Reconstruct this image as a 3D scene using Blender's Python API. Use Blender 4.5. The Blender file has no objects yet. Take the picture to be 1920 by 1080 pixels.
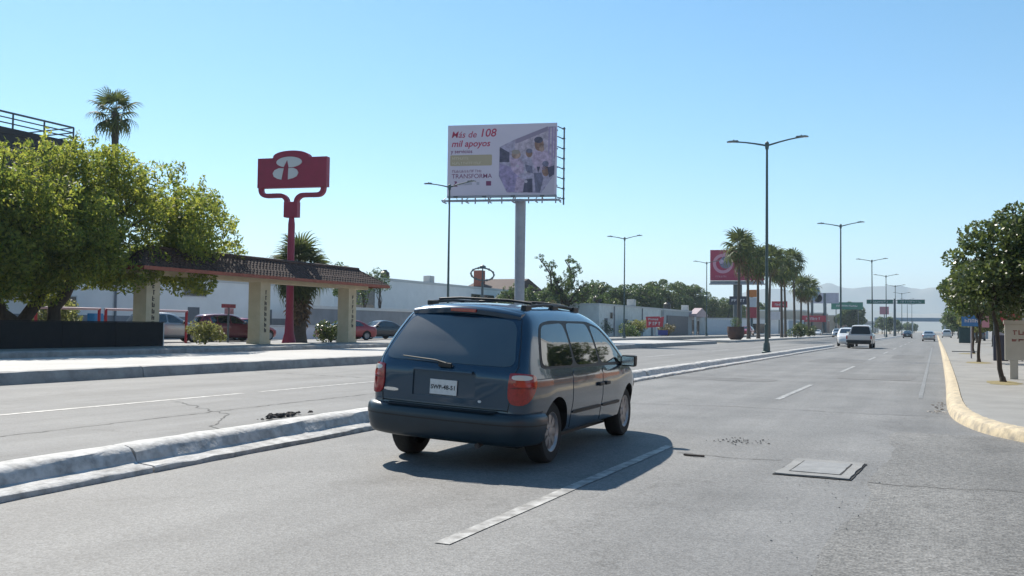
import bpy, bmesh, math, random
from mathutils import Vector, Matrix
from mathutils.bvhtree import BVHTree

# ------------------------------------------------------------------ camera, sky, sun, exposure
# road frame: +Y runs along the avenue, +X is to the right, Z up; the photographer stands at the origin
S = bpy.context.scene
C = S.collection
R = math.radians

cam_data = bpy.data.cameras.new('camera')
cam_data.lens = 32.8125
cam_data.sensor_width = 36.0
cam_data.clip_start = 0.1
cam_data.clip_end = 40000.0
cam = bpy.data.objects.new('camera', cam_data)
C.objects.link(cam)
YAW, PITCH, ROLL = R(24.439), R(2.3233), R(0.7)
fw = Vector((-math.sin(YAW) * math.cos(PITCH), math.cos(YAW) * math.cos(PITCH), math.sin(PITCH)))
rt = Vector((math.cos(YAW), math.sin(YAW), 0))
up = rt.cross(fw)
r2 = rt * math.cos(ROLL) + up * math.sin(ROLL)
u2 = -rt * math.sin(ROLL) + up * math.cos(ROLL)
cam.matrix_world = Matrix(((r2.x, u2.x, -fw.x, 0), (r2.y, u2.y, -fw.y, 0), (r2.z, u2.z, -fw.z, 1.45), (0, 0, 0, 1)))
S.camera = cam

SUN_DIR = Vector((-0.80, 0.60, 1.0)).normalized()          # towards the sun
SUN_EL = math.asin(SUN_DIR.z)
SUN_AZ = math.atan2(SUN_DIR.x, SUN_DIR.y)                 # clockwise from +Y
world = bpy.data.worlds.new('World')
S.world = world
world.use_nodes = True
wn = world.node_tree.nodes
wn.clear()
w_out = wn.new('ShaderNodeOutputWorld')
w_bg = wn.new('ShaderNodeBackground')
w_sky = wn.new('ShaderNodeTexSky')
w_sky.sky_type = 'NISHITA'
w_sky.sun_disc = False
w_sky.sun_elevation = SUN_EL
w_sky.sun_rotation = SUN_AZ
w_sky.altitude = 600.0
w_sky.air_density = 1.0
w_sky.dust_density = 0.25
w_sky.ozone_density = 3.0
w_bg.inputs['Strength'].default_value = 0.098
w_hs = wn.new('ShaderNodeHueSaturation')                  # clear-day tint, the same all over the sky
w_hs.inputs['Hue'].default_value = 0.486
w_hs.inputs['Saturation'].default_value = 1.2
world.node_tree.links.new(w_sky.outputs[0], w_hs.inputs['Color'])
world.node_tree.links.new(w_hs.outputs[0], w_bg.inputs[0])
world.node_tree.links.new(w_bg.outputs[0], w_out.inputs[0])

sun_data = bpy.data.lights.new('sun', 'SUN')
sun_data.energy = 5.0
sun_data.angle = R(0.53)
sun_data.color = (1.0, 0.935, 0.83)
sun = bpy.data.objects.new('sun', sun_data)
C.objects.link(sun)
sun.rotation_euler = (-SUN_DIR).to_track_quat('-Z', 'Y').to_euler()
sun.location = (0, 0, 60)

S.view_settings.view_transform = 'Standard'
S.view_settings.look = 'None'
S.view_settings.exposure = 0.68
S.view_settings.gamma = 1.0
S.view_settings.use_curve_mapping = False
S.render.engine = 'CYCLES'
S.cycles.max_bounces = 6
S.cycles.diffuse_bounces = 3
S.cycles.glossy_bounces = 3
S.cycles.transmission_bounces = 4
S.cycles.transparent_max_bounces = 8
S.cycles.volume_bounces = 0

rng = random.Random(7)

# ------------------------------------------------------------------ materials
MATS = {}

def mat(name, col, rough=0.7, metal=0.0, var=0.0, scale=4.0, spec=0.5, coat=0.0, col2=None, bump=0.0,
        bscale=None, thresh=None, emit=None, stretch=None, detail=6.0):
    """Principled material; a noise mixes col with col2 (or a darker/lighter col by var); optional bump."""
    if name in MATS:
        return MATS[name]
    m = bpy.data.materials.new(name)
    m.use_nodes = True
    nt = m.node_tree
    b = nt.nodes['Principled BSDF']
    b.inputs['Base Color'].default_value = (*col, 1)
    b.inputs['Roughness'].default_value = rough
    b.inputs['Metallic'].default_value = metal
    b.inputs['Specular IOR Level'].default_value = spec
    if coat:
        b.inputs['Coat Weight'].default_value = coat
        b.inputs['Coat Roughness'].default_value = 0.04
    if emit:
        b.inputs['Emission Color'].default_value = (*emit[0], 1)
        b.inputs['Emission Strength'].default_value = emit[1]
    if var or col2 or bump:
        tc = nt.nodes.new('ShaderNodeTexCoord')
        src = tc.outputs['Object']
        if stretch:
            mp = nt.nodes.new('ShaderNodeMapping')
            mp.inputs['Scale'].default_value = stretch
            nt.links.new(src, mp.inputs['Vector'])
            src = mp.outputs[0]
    if var or col2:
        n = nt.nodes.new('ShaderNodeTexNoise')
        n.inputs['Scale'].default_value = scale
        n.inputs['Detail'].default_value = detail
        n.inputs['Roughness'].default_value = 0.62
        nt.links.new(src, n.inputs['Vector'])
        rp = nt.nodes.new('ShaderNodeValToRGB')
        lo, hi = thresh or (0.32, 0.68)
        rp.color_ramp.elements[0].position = lo
        rp.color_ramp.elements[1].position = hi
        c2 = col2 if col2 else tuple(min(1, c * (1 + var)) for c in col)
        c1 = col if col2 else tuple(c * (1 - var) for c in col)
        rp.color_ramp.elements[0].color = (*c1, 1)
        rp.color_ramp.elements[1].color = (*c2, 1)
        nt.links.new(n.outputs['Fac'], rp.inputs[0])
        nt.links.new(rp.outputs[0], b.inputs['Base Color'])
    if bump:
        n2 = nt.nodes.new('ShaderNodeTexNoise')
        n2.inputs['Scale'].default_value = bscale or scale * 4
        n2.inputs['Detail'].default_value = 5
        nt.links.new(src, n2.inputs['Vector'])
        bp = nt.nodes.new('ShaderNodeBump')
        bp.inputs['Strength'].default_value = bump
        bp.inputs['Distance'].default_value = 0.02
        nt.links.new(n2.outputs['Fac'], bp.inputs['Height'])
        nt.links.new(bp.outputs[0], b.inputs['Normal'])
    MATS[name] = m
    return m

def leaf_mat(name, c1, c2, trans=0.45, rough=0.5):
    """foliage: each leaf picks its tone from a noise over the crown, lets light through"""
    if name in MATS:
        return MATS[name]
    m = bpy.data.materials.new(name)
    m.use_nodes = True
    nt = m.node_tree
    b = nt.nodes['Principled BSDF']
    out = nt.nodes['Material Output']
    g = nt.nodes.new('ShaderNodeNewGeometry')
    rp = nt.nodes.new('ShaderNodeValToRGB')
    rp.color_ramp.elements[0].color = (*c1, 1)
    rp.color_ramp.elements[1].color = (*c2, 1)
    nt.links.new(g.outputs['Random Per Island'], rp.inputs[0])
    nt.links.new(rp.outputs[0], b.inputs['Base Color'])
    b.inputs['Roughness'].default_value = rough
    b.inputs['Specular IOR Level'].default_value = 0.4
    t = nt.nodes.new('ShaderNodeBsdfTranslucent')
    hs = nt.nodes.new('ShaderNodeHueSaturation')
    hs.inputs['Hue'].default_value = 0.488
    hs.inputs['Saturation'].default_value = 1.05
    hs.inputs['Value'].default_value = 2.2
    nt.links.new(rp.outputs[0], hs.inputs['Color'])
    nt.links.new(hs.outputs[0], t.inputs['Color'])
    mx = nt.nodes.new('ShaderNodeMixShader')
    mx.inputs[0].default_value = trans
    nt.links.new(b.outputs[0], mx.inputs[1])
    nt.links.new(t.outputs[0], mx.inputs[2])
    nt.links.new(mx.outputs[0], out.inputs['Surface'])
    MATS[name] = m
    return m

def road_mat(name, c_lo, c_hi, grit, grit_scale, crack=True, bump=0.35, rough=0.72, seed=0.0):
    """worn asphalt: stone grit, long wheel-worn streaks along the road, blotches and fine cracks"""
    m = bpy.data.materials.new(name)
    m.use_nodes = True
    nt = m.node_tree
    b = nt.nodes['Principled BSDF']
    L = nt.links.new
    tc = nt.nodes.new('ShaderNodeTexCoord')
    src = tc.outputs['Object']
    def noise(scale, detail=5, st=None, rough_=0.6):
        mp = nt.nodes.new('ShaderNodeMapping')
        mp.inputs['Scale'].default_value = st or (1, 1, 1)
        mp.inputs['Location'].default_value = (seed, seed * .7, 0)
        L(src, mp.inputs['Vector'])
        n = nt.nodes.new('ShaderNodeTexNoise')
        n.inputs['Scale'].default_value = scale
        n.inputs['Detail'].default_value = detail
        n.inputs['Roughness'].default_value = rough_
        L(mp.outputs[0], n.inputs['Vector'])
        return n.outputs['Fac']
    def ramp(fac, p0, p1, a, c):
        r = nt.nodes.new('ShaderNodeValToRGB')
        r.color_ramp.elements[0].position = p0
        r.color_ramp.elements[1].position = p1
        r.color_ramp.elements[0].color = (*a, 1)
        r.color_ramp.elements[1].color = (*c, 1)
        L(fac, r.inputs[0])
        return r.outputs[0]
    def mixc(kind, fac, a, c):
        x = nt.nodes.new('ShaderNodeMix')
        x.data_type = 'RGBA'
        x.blend_type = kind
        x.inputs[0].default_value = fac
        L(a, x.inputs[6]); L(c, x.inputs[7])
        return x.outputs[2]
    base = ramp(noise(0.55, 7), 0.3, 0.72, c_lo, c_hi)
    streak = ramp(noise(1.0, 4, (0.9, 0.03, 1)), 0.3, 0.7, (0.72,) * 3, (1.14,) * 3)
    base = mixc('MULTIPLY', 0.8, base, streak)
    vor = nt.nodes.new('ShaderNodeTexVoronoi')
    vor.inputs['Scale'].default_value = grit_scale
    L(src, vor.inputs['Vector'])
    sep = nt.nodes.new('ShaderNodeSeparateColor')
    L(vor.outputs['Color'], sep.inputs[0])
    g = ramp(sep.outputs[0], 0.0, 1.0, (1 - grit,) * 3, (1 + grit,) * 3)
    base = mixc('MULTIPLY', 1.0, base, g)
    fine = ramp(noise(grit_scale * 1.7, 2), 0.3, 0.7, (1 - grit * .7,) * 3, (1 + grit * .6,) * 3)
    base = mixc('MULTIPLY', 1.0, base, fine)
    stain = ramp(noise(0.9, 6, (1, .5, 1)), 0.58, 0.74, (1, 1, 1), (0.66, 0.65, 0.64))
    base = mixc('MULTIPLY', 0.6, base, stain)
    if crack:
        v2 = nt.nodes.new('ShaderNodeTexVoronoi')
        v2.feature = 'DISTANCE_TO_EDGE'
        v2.inputs['Scale'].default_value = 0.17
        wob = nt.nodes.new('ShaderNodeTexNoise')
        wob.inputs['Scale'].default_value = 1.6
        wob.inputs['Detail'].default_value = 8
        wob.inputs['Roughness'].default_value = 0.7
        L(src, wob.inputs['Vector'])
        vm = nt.nodes.new('ShaderNodeVectorMath'); vm.operation = 'SCALE'
        vm.inputs['Scale'].default_value = 1.8
        L(wob.outputs['Color'], vm.inputs[0])
        va = nt.nodes.new('ShaderNodeVectorMath'); va.operation = 'ADD'
        L(src, va.inputs[0]); L(vm.outputs[0], va.inputs[1])
        L(va.outputs[0], v2.inputs['Vector'])
        ck = ramp(v2.outputs['Distance'], 0.0008, 0.0035, (0.5, 0.49, 0.47), (1, 1, 1))
        base = mixc('MULTIPLY', 0.75, base, ck)
    L(base, b.inputs['Base Color'])
    b.inputs['Roughness'].default_value = rough
    b.inputs['Specular IOR Level'].default_value = 0.35
    bp = nt.nodes.new('ShaderNodeBump')
    bp.inputs['Strength'].default_value = bump
    bp.inputs['Distance'].default_value = 0.006
    L(vor.outputs['Distance'], bp.inputs['Height'])
    L(bp.outputs[0], b.inputs['Normal'])
    return m

def paint_mat(name, col, under, lo, hi, scale=14.0, rough=0.6):
    """worn road paint: the surface below shows through where the paint has gone"""
    if name in MATS:
        return MATS[name]
    m = mat(name, under, rough, col2=col, scale=scale, thresh=(lo, hi), detail=9)
    return m

# ------------------------------------------------------------------ mesh builder
class MB:
    def __init__(self):
        self.v, self.f = [], []
    def add(self, vs, fs):
        o = len(self.v)
        self.v += [tuple(p) for p in vs]
        self.f += [tuple(i + o for i in f) for f in fs]
        return self
    def box(self, x0, x1, y0, y1, z0, z1, M=None):
        vs = [Vector(p) for p in ((x0, y0, z0), (x1, y0, z0), (x1, y1, z0), (x0, y1, z0), (x0, y0, z1), (x1, y0, z1), (x1, y1, z1), (x0, y1, z1))]
        if M is not None:
            vs = [M @ p for p in vs]
        return self.add(vs, [(0, 3, 2, 1), (4, 5, 6, 7), (0, 1, 5, 4), (1, 2, 6, 5), (2, 3, 7, 6), (3, 0, 4, 7)])
    def tube(self, pts, rad, n=8, caps=True):
        pts = [Vector(p) for p in pts]
        if not hasattr(rad, '__len__'):
            rad = [rad] * len(pts)
        rings, o = [], len(self.v)
        ref = None
        for i, p in enumerate(pts):
            t = (pts[min(i + 1, len(pts) - 1)] - pts[max(i - 1, 0)]).normalized()
            if ref is None:
                ref = Vector((1, 0, 0)) if abs(t.x) < 0.8 else Vector((0, 1, 0))
            a = (ref - t * ref.dot(t)).normalized()
            ref = a
            b = t.cross(a)
            for k in range(n):
                w = 2 * math.pi * k / n
                self.v.append(tuple(p + (a * math.cos(w) + b * math.sin(w)) * rad[i]))
        for i in range(len(pts) - 1):
            for k in range(n):
                a0, b0 = o + i * n + k, o + i * n + (k + 1) % n
                self.f.append((a0, b0, b0 + n, a0 + n))
        if caps:
            self.f.append(tuple(o + k for k in reversed(range(n))))
            self.f.append(tuple(o + (len(pts) - 1) * n + k for k in range(n)))
        return self
    def lathe(self, prof, n=24, axis='z', c=(0, 0, 0), caps=True):
        """prof: (radius, height) list turned round an axis"""
        o = len(self.v)
        for r_, h in prof:
            for k in range(n):
                w = 2 * math.pi * k / n
                a, b = r_ * math.cos(w), r_ * math.sin(w)
                p = (a, b, h) if axis == 'z' else ((h, a, b) if axis == 'x' else (a, h, b))
                self.v.append((p[0] + c[0], p[1] + c[1], p[2] + c[2]))
        for i in range(len(prof) - 1):
            for k in range(n):
                a0, b0 = o + i * n + k, o + i * n + (k + 1) % n
                self.f.append((a0, b0, b0 + n, a0 + n))
        if caps and prof[0][0] > 1e-6:
            self.f.append(tuple(o + k for k in reversed(range(n))))
        if caps and prof[-1][0] > 1e-6:
            self.f.append(tuple(o + (len(prof) - 1) * n + k for k in range(n)))
        return self
    def extrude(self, poly, d0, d1, fn):
        """polygon (list of 2D) swept from d0 to d1; fn(u, v, d) -> 3D"""
        n = len(poly)
        vs = [fn(u, v, d0) for u, v in poly] + [fn(u, v, d1) for u, v in poly]
        fs = [tuple(range(n - 1, -1, -1)), tuple(range(n, 2 * n))]
        fs += [(i, (i + 1) % n, n + (i + 1) % n, n + i) for i in range(n)]
        return self.add(vs, fs)
    def build(self, name, m, parent=None, smooth=False, angle=40, bevel=0.0, loc=None, recalc=True):
        me = bpy.data.meshes.new(name)
        me.from_pydata(self.v, [], self.f)
        if recalc or bevel:
            bm = bmesh.new(); bm.from_mesh(me)
            if recalc:
                bmesh.ops.recalc_face_normals(bm, faces=bm.faces)
            if bevel:
                es = [e for e in bm.edges if len(e.link_faces) == 2 and e.calc_face_angle(0) > R(35)]
                bmesh.ops.bevel(bm, geom=es, offset=bevel, segments=2, profile=0.6, affect='EDGES', clamp_overlap=True)
            bm.to_mesh(me); bm.free()
        return link_mesh(name, me, m, parent, smooth, angle, loc)

def link_mesh(name, me, m, parent=None, smooth=False, angle=40, loc=None):
    if m is not None and len(me.materials) == 0:
        me.materials.append(m)
    if smooth:
        me.shade_smooth()
        me.set_sharp_from_angle(angle=R(angle))
    o = bpy.data.objects.new(name, me)
    C.objects.link(o)
    if parent is not None:
        o.parent = parent
    if loc is not None:
        o.location = loc
    return o

def tag(o, label, cat, group=None):
    o['label'] = label
    o['category'] = cat
    if group:
        o['group'] = group
    return o

def thing(name, label, cat, loc=(0, 0, 0), rz=0.0, group=None):
    o = bpy.data.objects.new(name, None)
    o.empty_display_size = 0.3
    C.objects.link(o)
    o.location = loc
    o.rotation_euler = (0, 0, rz)
    return tag(o, label, cat, group)

def struct(o):
    o['kind'] = 'structure'
    return o

def copy_tree(src, loc=None, rz=None, label=None, scale=None, parent=None):
    c = src.copy()
    C.objects.link(c)
    if parent is not None:
        c.parent = parent
    if loc is not None:
        c.location = loc
    if rz is not None:
        c.rotation_euler = (0, 0, rz)
    if scale is not None:
        c.scale = scale if hasattr(scale, '__len__') else (scale,) * 3
    if label:
        c['label'] = label
    for ch in src.children:
        copy_tree(ch, parent=c)
    return c

def text_mesh(s, size, shear=0.0, bold=0.0, extrude=0.01, align='LEFT', space=1.0):
    cu = bpy.data.curves.new('lettering', 'FONT')
    cu.body = s
    cu.size = size
    cu.shear = shear
    cu.offset = bold
    cu.extrude = extrude
    cu.align_x = align
    cu.space_character = space
    cu.resolution_u = 3
    o = bpy.data.objects.new('lettering', cu)
    C.objects.link(o)
    me = bpy.data.meshes.new_from_object(o)
    bpy.data.objects.remove(o)
    return me

def text(name, s, size, m, parent, loc, face='-y', **kw):
    """lettering standing upright; face: direction it looks at"""
    me = text_mesh(s, size, **kw)
    rot = {'-y': Matrix.Rotation(R(90), 4, 'X'), '+x': Matrix.Rotation(R(90), 4, 'Z') @ Matrix.Rotation(R(90), 4, 'X'),
           '-x': Matrix.Rotation(R(-90), 4, 'Z') @ Matrix.Rotation(R(90), 4, 'X'), '+y': Matrix.Rotation(R(180), 4, 'Z') @ Matrix.Rotation(R(90), 4, 'X')}[face]
    me.transform(rot)
    return link_mesh(name, me, m, parent, loc=loc)

def interp(tab, x):
    if x <= tab[0][0]:
        return tab[0][1]
    for (a, b), (c, d) in zip(tab, tab[1:]):
        if x <= c:
            t = (x - a) / (c - a)
            return b + (d - b) * t
    return tab[-1][1]

def smooth_interp(tab, x):
    """monotone-ish cubic through table points"""
    if x <= tab[0][0]:
        return tab[0][1]
    if x >= tab[-1][0]:
        return tab[-1][1]
    for i in range(len(tab) - 1):
        if x <= tab[i + 1][0]:
            break
    x0, y0 = tab[i]; x1, y1 = tab[i + 1]
    h = x1 - x0
    d = (y1 - y0) / h
    def slope(j):
        if j <= 0 or j >= len(tab) - 1:
            return None
        a = (tab[j][1] - tab[j - 1][1]) / (tab[j][0] - tab[j - 1][0])
        b = (tab[j + 1][1] - tab[j][1]) / (tab[j + 1][0] - tab[j][0])
        return 0 if a * b <= 0 else 2 * a * b / (a + b)
    m0, m1 = slope(i), slope(i + 1)
    m0 = d if m0 is None else m0
    m1 = d if m1 is None else m1
    t = (x - x0) / h
    return (2 * t**3 - 3 * t**2 + 1) * y0 + (t**3 - 2 * t**2 + t) * h * m0 + (-2 * t**3 + 3 * t**2) * y1 + (t**3 - t**2) * h * m1

# ------------------------------------------------------------------ the setting
M_dirt = mat('dry_ground', (0.23, 0.20, 0.16), 0.95, col2=(0.30, 0.27, 0.22), scale=0.4, bump=0.3, bscale=6)
M_road = road_mat('near_asphalt', (0.146, 0.145, 0.143), (0.205, 0.203, 0.199), 0.26, 62.0, bump=0.4)
M_road2 = road_mat('far_asphalt', (0.165, 0.164, 0.162), (0.212, 0.210, 0.206), 0.14, 60.0, bump=0.3, rough=0.8, seed=31.0)
M_conc = mat('concrete_pavement', (0.19, 0.185, 0.175), 0.8, col2=(0.26, 0.255, 0.24), scale=0.9, bump=0.15, bscale=30)
M_conc2 = mat('pale_concrete', (0.34, 0.333, 0.32), 0.8, col2=(0.44, 0.43, 0.415), scale=0.35, bump=0.12, bscale=25)
M_kerbw = mat('white_kerb_paint', (0.25, 0.245, 0.235), 0.8, col2=(0.53, 0.52, 0.505), scale=7.0, thresh=(0.30, 0.60), bump=0.5, bscale=18, detail=10)
M_kerbg = mat('bare_kerb_concrete', (0.20, 0.195, 0.19), 0.85, col2=(0.33, 0.325, 0.315), scale=3.0, bump=0.4, bscale=22)
M_kerby = mat('yellow_kerb_paint', (0.25, 0.22, 0.18), 0.85, col2=(0.53, 0.435, 0.29), scale=6.5, thresh=(0.32, 0.60), bump=0.45, bscale=16, detail=10)
M_line = paint_mat('worn_white_line', (0.46, 0.455, 0.44), (0.185, 0.181, 0.174), 0.42, 0.66, 6.0)
M_line_faint = paint_mat('faint_white_line', (0.215, 0.21, 0.205), (0.17, 0.167, 0.162), 0.45, 0.68, 2.0)

def sheet(name, x0, x1, y0, y1, z, m, parent=None, ny=1, nx=1):
    mb = MB()
    for i in range(nx + 1):
        for j in range(ny + 1):
            mb.v.append((x0 + (x1 - x0) * i / nx, y0 + (y1 - y0) * j / ny, z))
    for i in range(nx):
        for j in range(ny):
            a = i * (ny + 1) + j
            mb.f.append((a, a + ny + 1, a + ny + 2, a + 1))
    return mb.build(name, m, parent, recalc=False)

struct(sheet('ground', -6500, 6500, -1500, 8000, -0.03, M_dirt))
road = struct(sheet('road', -8.0, 26.0, -60, 900, 0.0, M_road))
road2 = struct(sheet('opposite_carriageway', -19.2, -7.85, -60, 900, 0.002, M_road2))

def marking(x0, x1, y0, y1, m, par, z=0.006):
    n = max(2, int((y1 - y0) / 0.5))
    mb = MB()
    for j in range(n + 1):
        y = y0 + (y1 - y0) * j / n
        mb.v += [(x0 + rng.uniform(-.006, .006), y, z), (x1 + rng.uniform(-.006, .006), y, z)]
    for j in range(n):
        mb.f.append((2 * j, 2 * j + 1, 2 * j + 3, 2 * j + 2))
    mb.build('lane_marking', m, par, recalc=False)

for k in range(12):
    y = 5.5 + 14.3 * k
    marking(-3.045, -2.925, y, y + 5.8, M_line, road)
marking(-0.36, -0.27, 22, 90, M_line_faint, road)
for k in range(-1, 12):
    y = 1.2 + 14.5 * k
    marking(-12.99, -12.86, y, y + (14.0 if k == 0 else 5.2), M_line, road2)
for k in range(3, 14):
    y = 7.0 + 14.5 * k
    marking(-16.2, -16.08, y, y + 4.5, M_line_faint, road2)

# median kerb: low gutter step, shaded face, rounded top; cast in lengths
def median_x(y):
    return -7.35 + 1.057 * math.exp(-max(y, -2) / 9.0)

def kerb_run(name, line, section, m, joints, jitter=0.0, parent=None, wobble=0.012):
    """line(y) -> x of the road edge; section: (offset to the left, height) list; one mesh per cast length"""
    out = []
    for (y0, y1) in joints:
        mb = MB()
        n = max(2, int((y1 - y0) / 0.28)) if y0 < 45 else max(2, int((y1 - y0) / 2.5))
        dx, dz = rng.uniform(-jitter, jitter), rng.uniform(-jitter, jitter) * 0.5
        k = len(section)
        for j in range(n + 1):
            y = y0 + (y1 - y0) * j / n
            for i, (o, h) in enumerate(section):
                w = wobble if y < 45 else 0
                mb.v.append((line(y) - o + dx + rng.uniform(-w, w) * (1 if h > .02 else .4), y, h + (dz if h > .02 else 0) + (rng.uniform(-w, w) * .6 if h > .02 else 0)))
        for j in range(n):
            for i in range(k - 1):
                a = j * k + i
                mb.f.append((a, a + 1, a + k + 1, a + k))
        mb.f.append(tuple(range(k)))
        mb.f.append(tuple(n * k + i for i in reversed(range(k))))
        out.append(mb.build(name, m, parent, smooth=True, angle=35))
    return out

med = struct(MB().box(-8.02, -7.75, -8, 82, -0.02, 0.10).build('median_kerb', M_kerbg))
MED_SEC = [(0, -0.02), (0, 0.045), (0.02, 0.06), (0.20, 0.075), (0.23, 0.09), (0.27, 0.175), (0.31, 0.215), (0.40, 0.235), (0.56, 0.23), (0.66, 0.205), (0.73, 0.14), (0.78, -0.02)]
cuts = [-8, -2.4, 3.0, 6.82, 13.4, 19.6, 26, 32.5, 39, 46, 56, 68, 81]
kerb_run('kerb_length', median_x, MED_SEC, M_kerbw, [(a + .012, b - .012) for a, b in zip(cuts, cuts[1:])], 0.018, med)
cuts = [97, 125, 160, 200, 260, 330]
med2 = struct(MB().box(-8.02, -7.75, 97, 330, -0.02, 0.10).build('median_kerb', M_kerbg))
kerb_run('kerb_length', median_x, MED_SEC, M_kerbw, [(a + .012, b - .012) for a, b in zip(cuts, cuts[1:])], 0.018, med2)

# far separator: a wide raised strip of pale concrete with a bare kerb, ending in a rounded nose
def slab(name, x0, x1, y0, y1, z, m, nose=0.0):
    mb = MB()
    poly = [(x0, y0), (x1, y0)]
    if nose:
        cx = (x0 + x1) / 2; rr = (x1 - x0) / 2
        for k in range(17):
            w = math.pi * k / 16
            poly.append((cx + rr * math.cos(w), y1 - rr * nose + rr * nose * math.sin(w)))
    else:
        poly += [(x1, y1), (x0, y1)]
    mb.extrude(poly, -0.02, z, lambda u, v, d: (u, v, d))
    return mb.build(name, m)

struct(slab('separator_pavement', -26.2, -19.12, -60, 88, 0.25, M_conc2))
kcuts = [-60, -30, -8, 4, 12, 18.2, 24.4, 30.5, 36.8, 43, 50, 58, 68, 78, 88]
sepk = struct(MB().box(-19.1, -19.02, -60, 88, -0.02, 0.12).build('separator_kerb', M_kerbg))
kerb_run('kerb_length', lambda y: -18.75, [(0, -.02), (0.03, 0.2), (0.07, 0.27), (0.16, 0.29), (0.36, 0.285), (0.375, -.02)], M_kerbg, [(a + .01, b - .01) for a, b in zip(kcuts, kcuts[1:])], 0.01, sepk)
struct(slab('separator_pavement', -24.5, -19.0, 98, 205, 0.22, M_conc2, nose=1.0))

# far pavement beyond the separator, and the forecourt behind it
struct(slab('far_pavement', -30.6, -26.55, -60, 320, 0.42, M_conc))
fark = struct(MB().box(-26.56, -26.42, -60, 320, -0.02, 0.2).build('far_kerb', M_kerbg))
fcuts = [-60, -20, 5, 18, 26, 34, 42, 50, 60, 75, 95, 130, 180, 250, 320]
kerb_run('kerb_length', lambda y: -26.18, [(0, -.02), (0.03, 0.40), (0.08, 0.445), (0.36, 0.45), (0.37, -.02)], M_kerbg, [(a + .01, b - .01) for a, b in zip(fcuts, fcuts[1:])], 0.01, fark)
struct(slab('forecourt', -75, -30.62, -60, 330, 0.30, mat('forecourt_asphalt', (0.16, 0.16, 0.16), 0.8, col2=(0.23, 0.225, 0.22), scale=0.5)))

# right pavement with its yellow kerb sweeping round the corner into the side street
KL = [(14.6, 10.4), (6.0, 11.35), (3.4, 12.05), (2.2, 12.75), (1.45, 13.45), (0.95, 14.15), (0.62, 14.95), (0.40, 15.9), (0.25, 17.1), (0.19, 18.6), (0.18, 21), (0.22, 27), (0.26, 40), (0.3, 70), (0.3, 120), (0.3, 320)]
def catmull(P, n=6):
    out = []
    for i in range(len(P) - 1):
        p0, p1, p2, p3 = P[max(i - 1, 0)], P[i], P[i + 1], P[min(i + 2, len(P) - 1)]
        for k in range(n):
            t = k / n
            out.append(tuple(0.5 * (2 * b + (c - a) * t + (2 * a - 5 * b + 4 * c - d) * t * t + (3 * b - a - 3 * c + d) * t**3) for a, b, c, d in zip(p0, p1, p2, p3)))
    out.append(tuple(P[-1]))
    return out
kl = catmull(KL, 8)
def offset_path(pl, d):
    out = []
    for i, p in enumerate(pl):
        a, b = pl[max(i - 1, 0)], pl[min(i + 1, len(pl) - 1)]
        tx, ty = b[0] - a[0], b[1] - a[1]
        l = math.hypot(tx, ty)
        out.append((p[0] + ty / l * d, p[1] - tx / l * d))
    return out
sec = [(0, -.02), (0.015, 0.06), (0.05, 0.13), (0.10, 0.155), (0.17, 0.165), (0.265, 0.16), (0.275, -.02)]
rk = struct(sheet('right_kerb', 0.45, 0.55, 30, 320, 0.02, M_kerby))
rows = [[(x, y, h + (rng.uniform(-.006, .006) if h > 0 else 0)) for x, y in offset_path(kl, o)] for o, h in sec]
starts = list(range(0, len(kl) - 1, 12)) + [len(kl) - 1]
for s0, s1 in zip(starts, starts[1:]):
    mb = MB(); k = len(sec); n = s1 - s0
    for j in range(s0, s1 + 1):
        for i in range(k):
            mb.v.append(rows[i][j])
    for j in range(n):
        for i in range(k - 1):
            a = j * k + i
            mb.f.append((a, a + 1, a + k + 1, a + k))
    mb.f.append(tuple(range(k))); mb.f.append(tuple(n * k + i for i in reversed(range(k))))
    mb.build('kerb_length', M_kerby, rk, smooth=True, angle=35)
inner = offset_path(kl, 0.28)
pave = struct(MB().extrude(inner + [(16, 320), (16, 9.9)], -0.02, 0.15, lambda u, v, d: (u, v, d)).build('right_pavement', M_conc))
# mown-out pits round the street trees
def patch_disc(name, x, y, rx, ry, z, m, parent=None, seed=1):
    r_ = random.Random(seed)
    pts = [(x + rx * math.cos(w) * r_.uniform(.85, 1.1), y + ry * math.sin(w) * r_.uniform(.85, 1.1)) for w in [2 * math.pi * k / 28 for k in range(28)]]
    mb = MB()
    mb.v = [(px, py, z) for px, py in pts] + [(x, y, z + .03)]
    mb.f = [(i, (i + 1) % 28, 28) for i in range(28)]
    return mb.build(name, m, parent, recalc=False)
M_pit = mat('dry_grass_soil', (0.16, 0.12, 0.06), 0.95, col2=(0.24, 0.21, 0.09), scale=9, bump=0.5, bscale=40)
for x, y, a, b in ((1.55, 26.9, 0.42, 1.15), (1.62, 43.7, 0.5, 1.3), (1.7, 61, .5, 1.2)):
    struct(patch_disc('tree_pit_soil', x, y, a, b, 0.154, M_pit, seed=int(y)))

# mountains far down the avenue
def ridge(y, prof, depth, m, seed):
    r_ = random.Random(seed)
    mb = MB()
    xs = [prof[0][0] + (prof[-1][0] - prof[0][0]) * i / 160 for i in range(161)]
    rowsn = 14
    for j in range(rowsn + 1):
        t = j / rowsn
        for x in xs:
            h = smooth_interp(prof, x)
            k = t if t < .5 else 1 - t
            sl = (2 * k) ** 1.15
            nz = 1 + 0.10 * math.sin(x * .011 + t * 9 + seed) + 0.07 * math.sin(x * .031 + t * 21 + seed * 2) + r_.uniform(-.03, .03)
            nz = nz if j != rowsn // 2 else 1 + r_.uniform(-.012, .012)
            mb.v.append((x, y + depth * (t - .5), max(-1, h * sl * nz) - 1))
    n = len(xs)
    for j in range(rowsn):
        for i in range(n - 1):
            a = j * n + i
            mb.f.append((a, a + 1, a + n + 1, a + n))
    o = mb.build('mountain', m, smooth=True, angle=60)
    return struct(o)
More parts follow.
